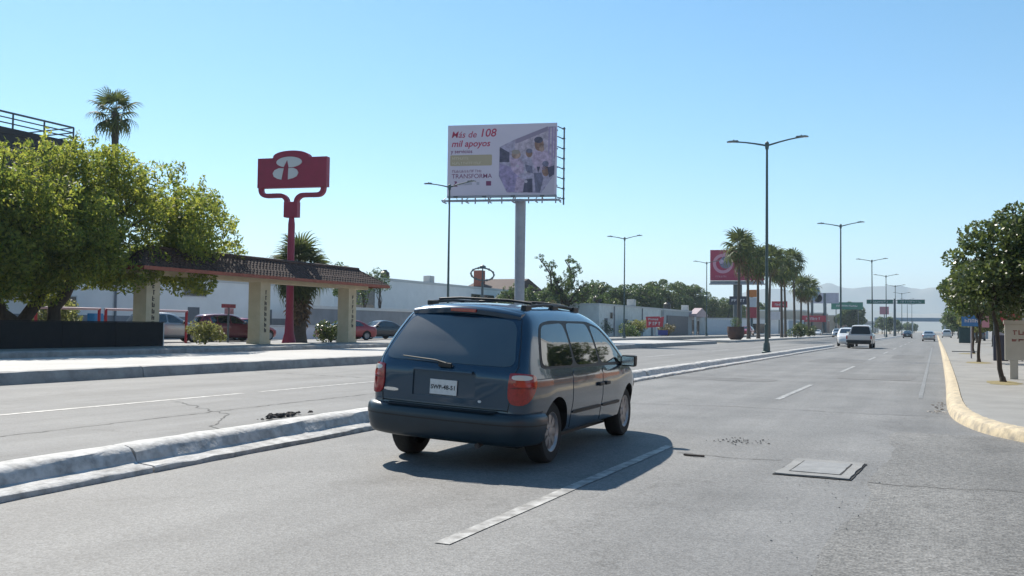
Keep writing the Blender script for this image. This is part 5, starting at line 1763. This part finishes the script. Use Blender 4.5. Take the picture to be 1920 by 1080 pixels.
# green gantry over the median
ga = thing('sign_gantry', 'green two-panel road sign on a T-shaped post over the median', 'sign', (-8.4, 226, 0))
M_green = mat('gantry_green', (0.012, 0.11, 0.085), .5, var=.06, scale=1)
MB().tube([(0, 0, 0), (0, 0, 8.6)], [.32, .22], 12).build('post', M_steeld, ga, smooth=True)
MB().box(-5.9, 6.2, .1, .25, 7.55, 7.7).box(-5.9, 6.2, .1, .25, 8.05, 8.2).build('beam', M_steeld, ga)
for x0, x1, lb in ((-5.9, -.35, 9), (.55, 6.2, 10)):
    pn = MB().box(x0, x1, -.06, .06, 7.4, 8.4).build('sign_panel', M_green, ga)
    MB().box(x0, x1, -.075, -.062, 7.4, 7.45).box(x0, x1, -.075, -.062, 8.35, 8.4).build('panel_border', M_sgn_w, pn)
    glyphs('panel_lettering', lb, .34, .42, M_sgn_w, pn, (x0 + .7, -.065, 7.7), seed=lb, depth=.015)
for xs, lb in ((-6.6, 'small red and white sign hanging left of the gantry post'),):
    post_sign('red_round_sign', 'faded pink square sign below the left gantry panel', -11.0, 235, 0, 2.0, 5.2, 7.0, mat('faded_pink', (0.45, 0.22, 0.26), .6), prs=.1)
# footbridge far down the road
fbz = thing('footbridge', 'thin blue-grey footbridge crossing the avenue far away', 'footbridge', (-9, 520, 0))
MB().box(-20, 14, -1.2, 1.2, 6.2, 7.0).build('deck', M_sgn_b, fbz)
MB().box(-20, 14, -1.25, -1.2, 7.0, 8.1).box(-20, 14, 1.2, 1.25, 7.0, 8.1).build('railing', M_sgn_b, fbz)
for x in (-19, 13, -2):
    MB().box(x - .4, x + .4, -.5, .5, 0, 6.2).build('pier', M_coping, fbz)

# far roadside: low buildings and trees closing the avenue
far_specs = []
rg = random.Random(9)
for i in range(16):
    y = 215 + 26 * i + rg.uniform(-6, 6)
    far_specs.append(y)
tint = ['cream', 'white', 'grey', 'pale brick', 'pale blue']
tm = [mat('far_cream', (0.42, 0.38, 0.32), .9, var=.1, scale=.4), M_white, M_greyw, mat('far_brick', (0.30, 0.20, 0.16), .9, var=.15, scale=.5), mat('far_blue', (0.32, 0.38, 0.44), .9, var=.1, scale=.4)]
ordn = ['first', 'second', 'third', 'fourth', 'fifth', 'sixth', 'seventh', 'eighth', 'ninth', 'tenth', 'eleventh', 'twelfth', 'thirteenth', 'fourteenth', 'fifteenth', 'sixteenth']
for i, y in enumerate(far_specs):
    k = rg.randrange(5)
    h = rg.uniform(3.2, 6.5)
    L = rg.uniform(12, 20)
    o = building('far_shop', f'{ordn[i]} {tint[k]} low shop on the far side, counting away beyond the palms', -48, -31.5 + rg.uniform(-1.5, 0), y, y + L, .2, h, tm[k], windows=[('e', y + 2 + 4 * j, y + 4.5 + 4 * j, .3, 2.6) for j in range(int((L - 3) / 4))] + [('s', -44, -41, .3, 2.4), ('s', -38, -35, .3, 2.4)], parapet=.3)
    o['group'] = 'low shops on the far side'
for i in range(10):
    y = 70 + 38 * i + rg.uniform(-6, 6)
    k = rg.randrange(5)
    h = rg.uniform(3.2, 5.5)
    o = building('near_side_shop', f'{ordn[i]} {tint[k]} low shop on the right side, counting away behind the street trees', 7.5 + rg.uniform(0, 1), 22, y, y + 24, .12, h, tm[k], windows=[('s', 9.5, 12, .3, 2.4), ('s', 14, 17, .3, 2.4)], parapet=.3)
    o['group'] = 'low shops on the right side'
ft = [(-27.5, 345, 10.5, 5.2, L_mid, 'far dark round tree left of the gantry'), (-30, 395, 8, 4.5, L_mid, 'far tree beyond the dark round tree'), (-13, 300, 0, 0, None, '')]
for i, (x, y, h, rx, lm, lb) in enumerate(ft[:2]):
    make_tree('far_tree', lb, (x, y, .2), h, h * .3, (rx, rx, h * .36, h * .62), 130 + i, lm, 170, .34, .3, 36, (1.1, 1.8), limbs=5)
fl = [('tree', 4.6, 92, 4.6), ('t', 4.2, 118, 5.2), ('t', 5.0, 150, 6), ('t', 3.6, 185, 6), ('t', 4.6, 225, 6.5), ('t', 4.0, 280, 7), ('t', 4.5, 340, 7)]
for i, (_, x, y, h) in enumerate(fl):
    make_tree('roadside_tree', f'{ordn[i]} olive roadside tree along the right pavement beyond the dark near trees', (x, y, .15), h, h * .32, (h * .34, h * .5, h * .34, h * .62), 150 + i, L_olive if i < 3 else L_mid, 190, .2, .15, 34, (.6, 1.1), group='olive roadside trees on the right', limbs=5)
for i in range(14):
    y = 360 + 30 * i
    x = -15 + rg.uniform(-3, 3) if i % 2 else 6 + rg.uniform(0, 6)
    h = rg.uniform(5, 8)
    o = make_tree('distant_tree', f'{ordn[i]} small hazy tree where the avenue vanishes, counting away', (x if abs(x + 9) > 4 else -22, y, 0), h, h * .3, (h * .4, h * .5, h * .34, h * .6), 170 + i, L_mid, 60, .45, .2, 20, (1.0, 1.6), group='hazy trees where the avenue vanishes', limbs=3)

# ------------------------------------------------------------------ right pavement
make_tree('street_tree', 'dark glossy round-headed tree with a leaning trunk at the right edge', (1.56, 26.9, .15), 4.4, 1.72, (1.75, 1.8, 1.32, 3.08, .40, .1), 200, L_dark, 1300, .062, .065, 78, (.34, .58), lean=(-.42, .2), limbs=14, aspect=.55)
make_tree('street_tree', 'second dark street tree, just behind the leaning one', (1.62, 43.7, .15), 4.2, 1.75, (1.7, 1.8, 1.2, 3.05, .5, .2), 201, L_dark, 700, .085, .07, 44, (.4, .65), lean=(.05, 0), limbs=9, aspect=.55)
make_tree('street_tree', 'third dark street tree farther along the right pavement', (2.0, 61, .15), 4.2, 1.8, (1.5, 1.8, 1.1, 3.0, .4, 0), 202, L_mid, 420, .1, .07, 36, (.4, .7), limbs=7)
M_board = mat('beige_board', (0.40, 0.37, 0.31), .7, col2=(0.46, 0.43, 0.37), scale=2)
bo = thing('notice_board', 'big beige notice board with faded red lettering at the right edge', 'notice board', (2.95, 29.2, .15))
bd = MB().box(-1.22, 1.3, -.06, .06, .52, 1.52).build('board', M_board, bo, bevel=.015)
glyphs('board_lettering', 9, .13, .13, mat('faded_maroon', (0.22, 0.08, 0.07), .7), bd, (-1.05, -.061, 1.22), seed=41, depth=.006, weight=.22)
glyphs('board_lettering', 12, .13, .07, mat('faded_maroon', (0.22, 0.08, 0.07), .7), bd, (-1.05, -.061, 1.04), seed=42, depth=.006, weight=.22)
glyphs('board_lettering', 10, .12, .06, mat('grey_print', (0.20, 0.19, 0.17), .7), bd, (-.65, -.061, .84), seed=43, depth=.006, weight=.22)
glyphs('board_lettering', 9, .12, .06, mat('grey_print', (0.20, 0.19, 0.17), .7), bd, (-.55, -.061, .70), seed=44, depth=.006, weight=.22)
for x in (-1.0, 1.1):
    MB().box(x - .1, x + .1, -.05, .05, 0, .52).build('leg', M_board, bo)
MB().box(-.55, 1.25, -.09, .09, .02, .40).build('base_panel', M_board, bo, bevel=.01)
MB().box(-1.25, 1.33, -.08, .08, 1.52, 1.62).build('cap', M_board, bo)
kiosk = thing('banner_stand', 'black stand with a red and white hanging banner behind the leaning tree', 'banner', (2.9, 47.5, .15))
MB().box(-.55, .05, -.2, .2, 0, 1.15).build('cabinet', M_sgn_k, kiosk, bevel=.02)
MB().tube([(-.5, 0, 1.1), (-.5, 0, 2.6)], .03, 6).tube([(.6, 0, 0), (.6, 0, 2.6)], .03, 6).build('pole', M_steeld, kiosk)
MB().extrude([(-.5, 2.45), (.55, 2.6), (.55, 1.35), (.1, 1.15)], -.02, .02, FX).build('red_banner', mat('banner_red', (0.33, 0.05, 0.06), .7, var=.2, scale=3), kiosk)
MB().extrude([(-.45, 1.35), (.1, 1.14), (.52, 1.3), (.55, .15), (.2, .5)], -.04, -.025, FX).build('white_banner', mat('banner_grey', (0.45, 0.45, 0.50), .7, var=.1, scale=3), kiosk)
bs = thing('blue_road_sign', 'small blue rectangular road sign on a thin post on the right pavement', 'sign', (1.55, 50.3, .15))
MB().tube([(0, .05, 0), (0, .05, 2.1)], .035, 8).build('post', M_steel, bs)
bpn = MB().box(-.42, .42, -.02, .02, 1.55, 2.1).build('panel', mat('sign_blue', (0.04, 0.16, 0.36), .5, var=.1, scale=4), bs)
glyphs('panel_lettering', 4, .12, .16, M_sgn_w, bpn, (-.28, -.021, 1.74), seed=51, depth=.006, weight=.3)
MB().box(.46, .78, -.02, .02, 1.5, 2.05).build('side_panel', mat('faded_pink', (0.45, 0.22, 0.26), .6), bs)
MB().box(-.85, .25, .1, .16, .30, .34).build('lower_rail', M_steeld, bs)
tb_ = thing('waste_bin', 'dark green waste bin on the right pavement far along', 'bin', (2.7, 107, .15))
MB().box(-.55, .55, -.4, .4, .1, 1.6).build('bin_body', mat('bin_green', (0.015, 0.045, 0.045), .5, var=.1, scale=3), tb_, bevel=.05)
MB().box(-.6, .6, -.45, .45, 1.6, 1.72).build('lid', MATS['bin_green'], tb_, bevel=.03)
P_grey = carpaint('grey_car_paint', (0.10, 0.105, 0.115), .3, .4)
for i, (x, y, hd, sp_, pm, lb) in enumerate(((5.6, 150, 0, HATCH, P_grey, 'first grey car parked beyond the right pavement trees'), (5.8, 172, 0, SEDAN, P_silver, 'silver car parked beyond the first grey car on the right'), (1.9, 200, 0, HATCH, P_white, 'white car at the right kerb far along'))):
    place_car('parked_car', lb, 'car', sp_, pm, x, y, .15 if i < 2 else .15, hd)

# storefront on the right, behind the photographer's shoulder: the van's flank mirrors it
sf = building('storefront', 'long white storefront with a terracotta base on the near right pavement', 7.4, 20, 22, 60, .15, 8.2, M_white, parapet=.4, windows=[('s', 9, 12, .4, 2.6)], base=(2.3, mat('terracotta_base', (0.42, 0.17, 0.08), .8, var=.15, scale=2)))
M_sage = mat('sage_letters', (0.04, 0.08, 0.05), .6)
glyphs('storefront_lettering', 16, 1.5, 1.9, M_sage, sf, (-6.36, 17.5, 3.6), '-x', 71, depth=.06, weight=.25)
sf2 = building('corner_house', 'terracotta corner house across the side street on the right', 11, 24, -22, 6, 0, 6.5, M_orange, parapet=.3, windows=[('s', 13, 15, 1, 3)])

# ------------------------------------------------------------------ small things on the road
ch = thing('utility_cover', 'square concrete utility cover with a steel lid set in the near lane', 'cover', (-1.09, 10.22, 0), R(-3))
ch.scale = (.87, 1.0, 1.0)
M_cov = mat('cover_concrete', (0.19, 0.19, 0.188), .85, col2=(0.27, 0.27, 0.265), scale=3, bump=.3, bscale=30)
rgc = random.Random(3)
def ragged(hx, hy, n, j):
    out = []
    for (a, b), (c, d) in (((-hx, -hy), (hx, -hy)), ((hx, -hy), (hx, hy)), ((hx, hy), (-hx, hy)), ((-hx, hy), (-hx, -hy))):
        for k in range(n):
            out.append((a + (c - a) * k / n + rgc.uniform(-j, j), b + (d - b) * k / n + rgc.uniform(-j, j)))
    return out
mbc = MB(); mbc.extrude(ragged(.425, .62, 9, .007), .002, .009, lambda u, v, d: (u, v, d)); mbc.build('mortar_joint', mat('tar_joint', (0.022, 0.022, 0.022), .9, var=.3, scale=9), ch)
mbc = MB(); mbc.extrude(ragged(.405, .60, 7, .012), .003, .020, lambda u, v, d: (u, v, d)); mbc.build('concrete_frame', M_cov, ch)
mbc = MB(); mbc.extrude(ragged(.29, .43, 5, .004), .012, .0225, lambda u, v, d: (u, v, d)); mbc.build('lid_gap', MATS['tar_joint'], ch)
mbc = MB(); mbc.extrude(ragged(.272, .41, 5, .005), .014, .025, lambda u, v, d: (u, v, d)); mbc.build('lid', mat('worn_steel_lid', (0.19, 0.193, 0.195), .7, col2=(0.26, 0.262, 0.262), scale=5, bump=.3), ch)

def debris(name, label, cat, loc, n, spread, size, m, seed, flat=.4, group=None):
    rg_ = random.Random(seed)
    t = thing(name, label, cat, loc, 0, group)
    mb_ = MB()
    for _ in range(n):
        p = Vector((rg_.gauss(0, spread[0]), rg_.gauss(0, spread[1]), rg_.uniform(0, size * .4)))
        s_ = size * rg_.uniform(.4, 1.3)
        M_ = Matrix.Translation(p + Vector((0, 0, s_ * flat * .3))) @ Matrix.Rotation(rg_.uniform(0, 6.28), 4, 'Z') @ Matrix.Rotation(rg_.uniform(-.5, .5), 4, 'X')
        o = len(mb_.v)
        vs = [M_ @ Vector((x * s_ * rg_.uniform(.6, 1), y * s_ * .6 * rg_.uniform(.6, 1), z * s_ * flat)) for x, y, z in ((-1, -1, 0), (1, -1, 0), (1, 1, 0), (-1, 1, 0), (-.5, -.4, 1), (.6, -.5, .8), (.4, .5, .9), (-.6, .4, .7))]
        mb_.add(vs, [(0, 3, 2, 1), (4, 5, 6, 7), (0, 1, 5, 4), (1, 2, 6, 5), (2, 3, 7, 6), (3, 0, 4, 7)])
    po = mb_.build('pieces', m, t)
    po['kind'] = 'stuff'
    return t
M_rag = mat('dark_rag', (0.04, 0.033, 0.03), .95, var=.4, scale=12)
debris('rubble_heap', 'small dark heap of rubble on the median edge left of the minivan', 'rubble', (-9.2, 11.75, .01), 70, (.07, .20), .05, M_rag, 3, .6)
debris('rubble_scrap', 'small scrap of dark rubble beside the heap', 'rubble', (-9.1, 11.2, .01), 8, (.04, .08), .035, M_rag, 4, .5)
debris('leaf_litter', 'scattered dry twigs and leaves in the gutter by the yellow corner kerb', 'litter', (.05, 19.6, .005), 26, (.06, .7), .03, mat('dry_leaf', (0.10, 0.065, 0.035), .9, var=.4, scale=9), 6, .25)
debris('gutter_twigs', 'grey twig and paper scrap at the bend of the yellow kerb', 'litter', (.0, 18.1, .005), 8, (.09, .18), .05, mat('pale_scrap', (0.30, 0.27, 0.24), .9, var=.4, scale=9), 8, .2)
debris('asphalt_crumbs', 'patch of loose dark asphalt crumbs right of the minivan shadow', 'litter', (-2.25, 12.2, .004), 60, (.18, .16), .016, mat('tar_crumb', (0.10, 0.098, 0.095), .95), 10, .5)
debris('road_grit', 'pale grit lying along the right of the near lane', 'grit', (-.75, 8.3, .003), 70, (.22, 1.3), .008, mat('grit_stone', (0.22, 0.215, 0.205), .95, var=.3, scale=30), 12, .6)
tag(MB().tube([(-2.62, 10.55, .012), (-2.5, 10.5, .014), (-2.38, 10.53, .012)], .012, 5).build('stick', M_rag), 'short dark stick lying at the tip of the minivan shadow', 'stick')
# dirt and sand drifted against the back of the median kerb
dm = MB()
rgd = random.Random(17)
ys = [-6 + .4 * i for i in range(150)]
for y in ys:
    w = .45 + .3 * math.sin(y * .9) + rgd.uniform(-.12, .12)
    xk = median_x(y) - .77
    dm.v += [(xk, y, .05), (xk - w * .4, y, .022), (xk - w, y, .0045)]
for i in range(len(ys) - 1):
    for k in range(2):
        a = i * 3 + k
        dm.f.append((a, a + 1, a + 4, a + 3))
dso = dm.build('drifted_dirt', mat('drifted_sand', (0.26, 0.23, 0.19), .95, col2=(0.34, 0.31, 0.26), scale=3, bump=.4, bscale=30))
dso['kind'] = 'stuff'

# rooftop tanks, air conditioners, doors and pipes on the pale buildings
M_tank = mat('black_tank_plastic', (0.02, 0.02, 0.022), .5); M_ac = mat('ac_casing', (0.45, 0.45, 0.44), .6, var=.1, scale=4)
for i, (x, y, z, lb) in enumerate(((-63, 100, 6.98, 'round black water tank on the white hall roof, left of the ring sign'), (-50, 44, 4.55, 'round black water tank on the low white building beyond the portal'), (-38, 142, 4.2, 'round black water tank on the small grey shop roof'), (-39, 112, 4.22, 'round black water tank on the long white shed'))):
    tk = thing('water_tank', lb, 'water tank', (x, y, z))
    MB().lathe([(.55, 0), (.58, .1), (.55, .2), (.58, .35), (.55, .5), (.58, .65), (.55, .8), (.58, .95), (.30, 1.15), (.28, 1.22), (.001, 1.24)], 20).build('tank_body', M_tank, tk, smooth=True, angle=30)
    MB().lathe([(.24, 1.22), (.24, 1.3), (.001, 1.32)], 14).build('tank_lid', M_tank, tk)
for i, (x, y, z, lb) in enumerate(((-61.2, 108, 6.98, 'pale air conditioner box on the white hall roof edge'), (-37, 120, 4.22, 'pale air conditioner box on the long white shed roof'), (-37.2, 150, 4.2, 'pale air conditioner box on the small grey shop roof'), (-49, 55, 4.55, 'pale air conditioner box on the low white building roof'))):
    ac = thing('air_conditioner', lb, 'air conditioner', (x, y, z), R(rng.uniform(-8, 8)))
    MB().box(-.5, .5, -.6, .6, .1, .95).build('casing', M_ac, ac, bevel=.03)
    MB().lathe([(.3, .951), (.3, .985), (.001, .986)], 16).build('fan_grille', M_steeld, ac)
    MB().box(-.45, .45, -.5, -.4, 0, .1).box(-.45, .45, .4, .5, 0, .1).build('feet', M_steeld, ac)
for nm, x, y, h in (('white_shop_building', 7.0, -6, 4), ('white_hall', 10.0, 2, 6.2), ('white_hall', 10.0, -15, 6.2), ('long_white_shed', 4.0, 4, 3.7), ('long_white_shed', 4.0, -8, 3.7)):
    b = bpy.data.objects[nm]
    MB().tube([(x + .09, y, .05), (x + .09, y, h)], .07, 8).build('drain_pipe', M_greyw, b)
for nm, x, ys in (('white_shop_building', 7.0, (-11, 1, 9)), ('white_hall', 10.0, (-10, 6, 20)), ('long_white_shed', 4.0, (-11, -3, 9))):
    b = bpy.data.objects[nm]
    for y in ys:
        dr = MB().box(x - .05, x + .05, y - .55, y + .55, .0, 2.2).build('door', mat('grey_door', (0.12, 0.13, 0.15), .6, var=.1, scale=3), b)
        MB().box(x + .051, x + .08, y + .38, y + .45, .95, 1.1).build('door_handle', M_chrome, dr)

# ------------------------------------------------------------------ haze
hz = bpy.data.materials.new('haze_air')
hz.use_nodes = True
nt = hz.node_tree
nt.nodes.clear()
ho = nt.nodes.new('ShaderNodeOutputMaterial')
hv = nt.nodes.new('ShaderNodeVolumePrincipled')
hv.inputs['Color'].default_value = (0.72, 0.87, 1.0, 1)
hv.inputs['Density'].default_value = 0.00022
hv.inputs['Anisotropy'].default_value = 0.2
nt.links.new(hv.outputs[0], ho.inputs['Volume'])
hb_ = MB().box(-6600, 6600, -1600, 8100, -2.5, 330).build('haze', hz)
hb_['kind'] = 'stuff'
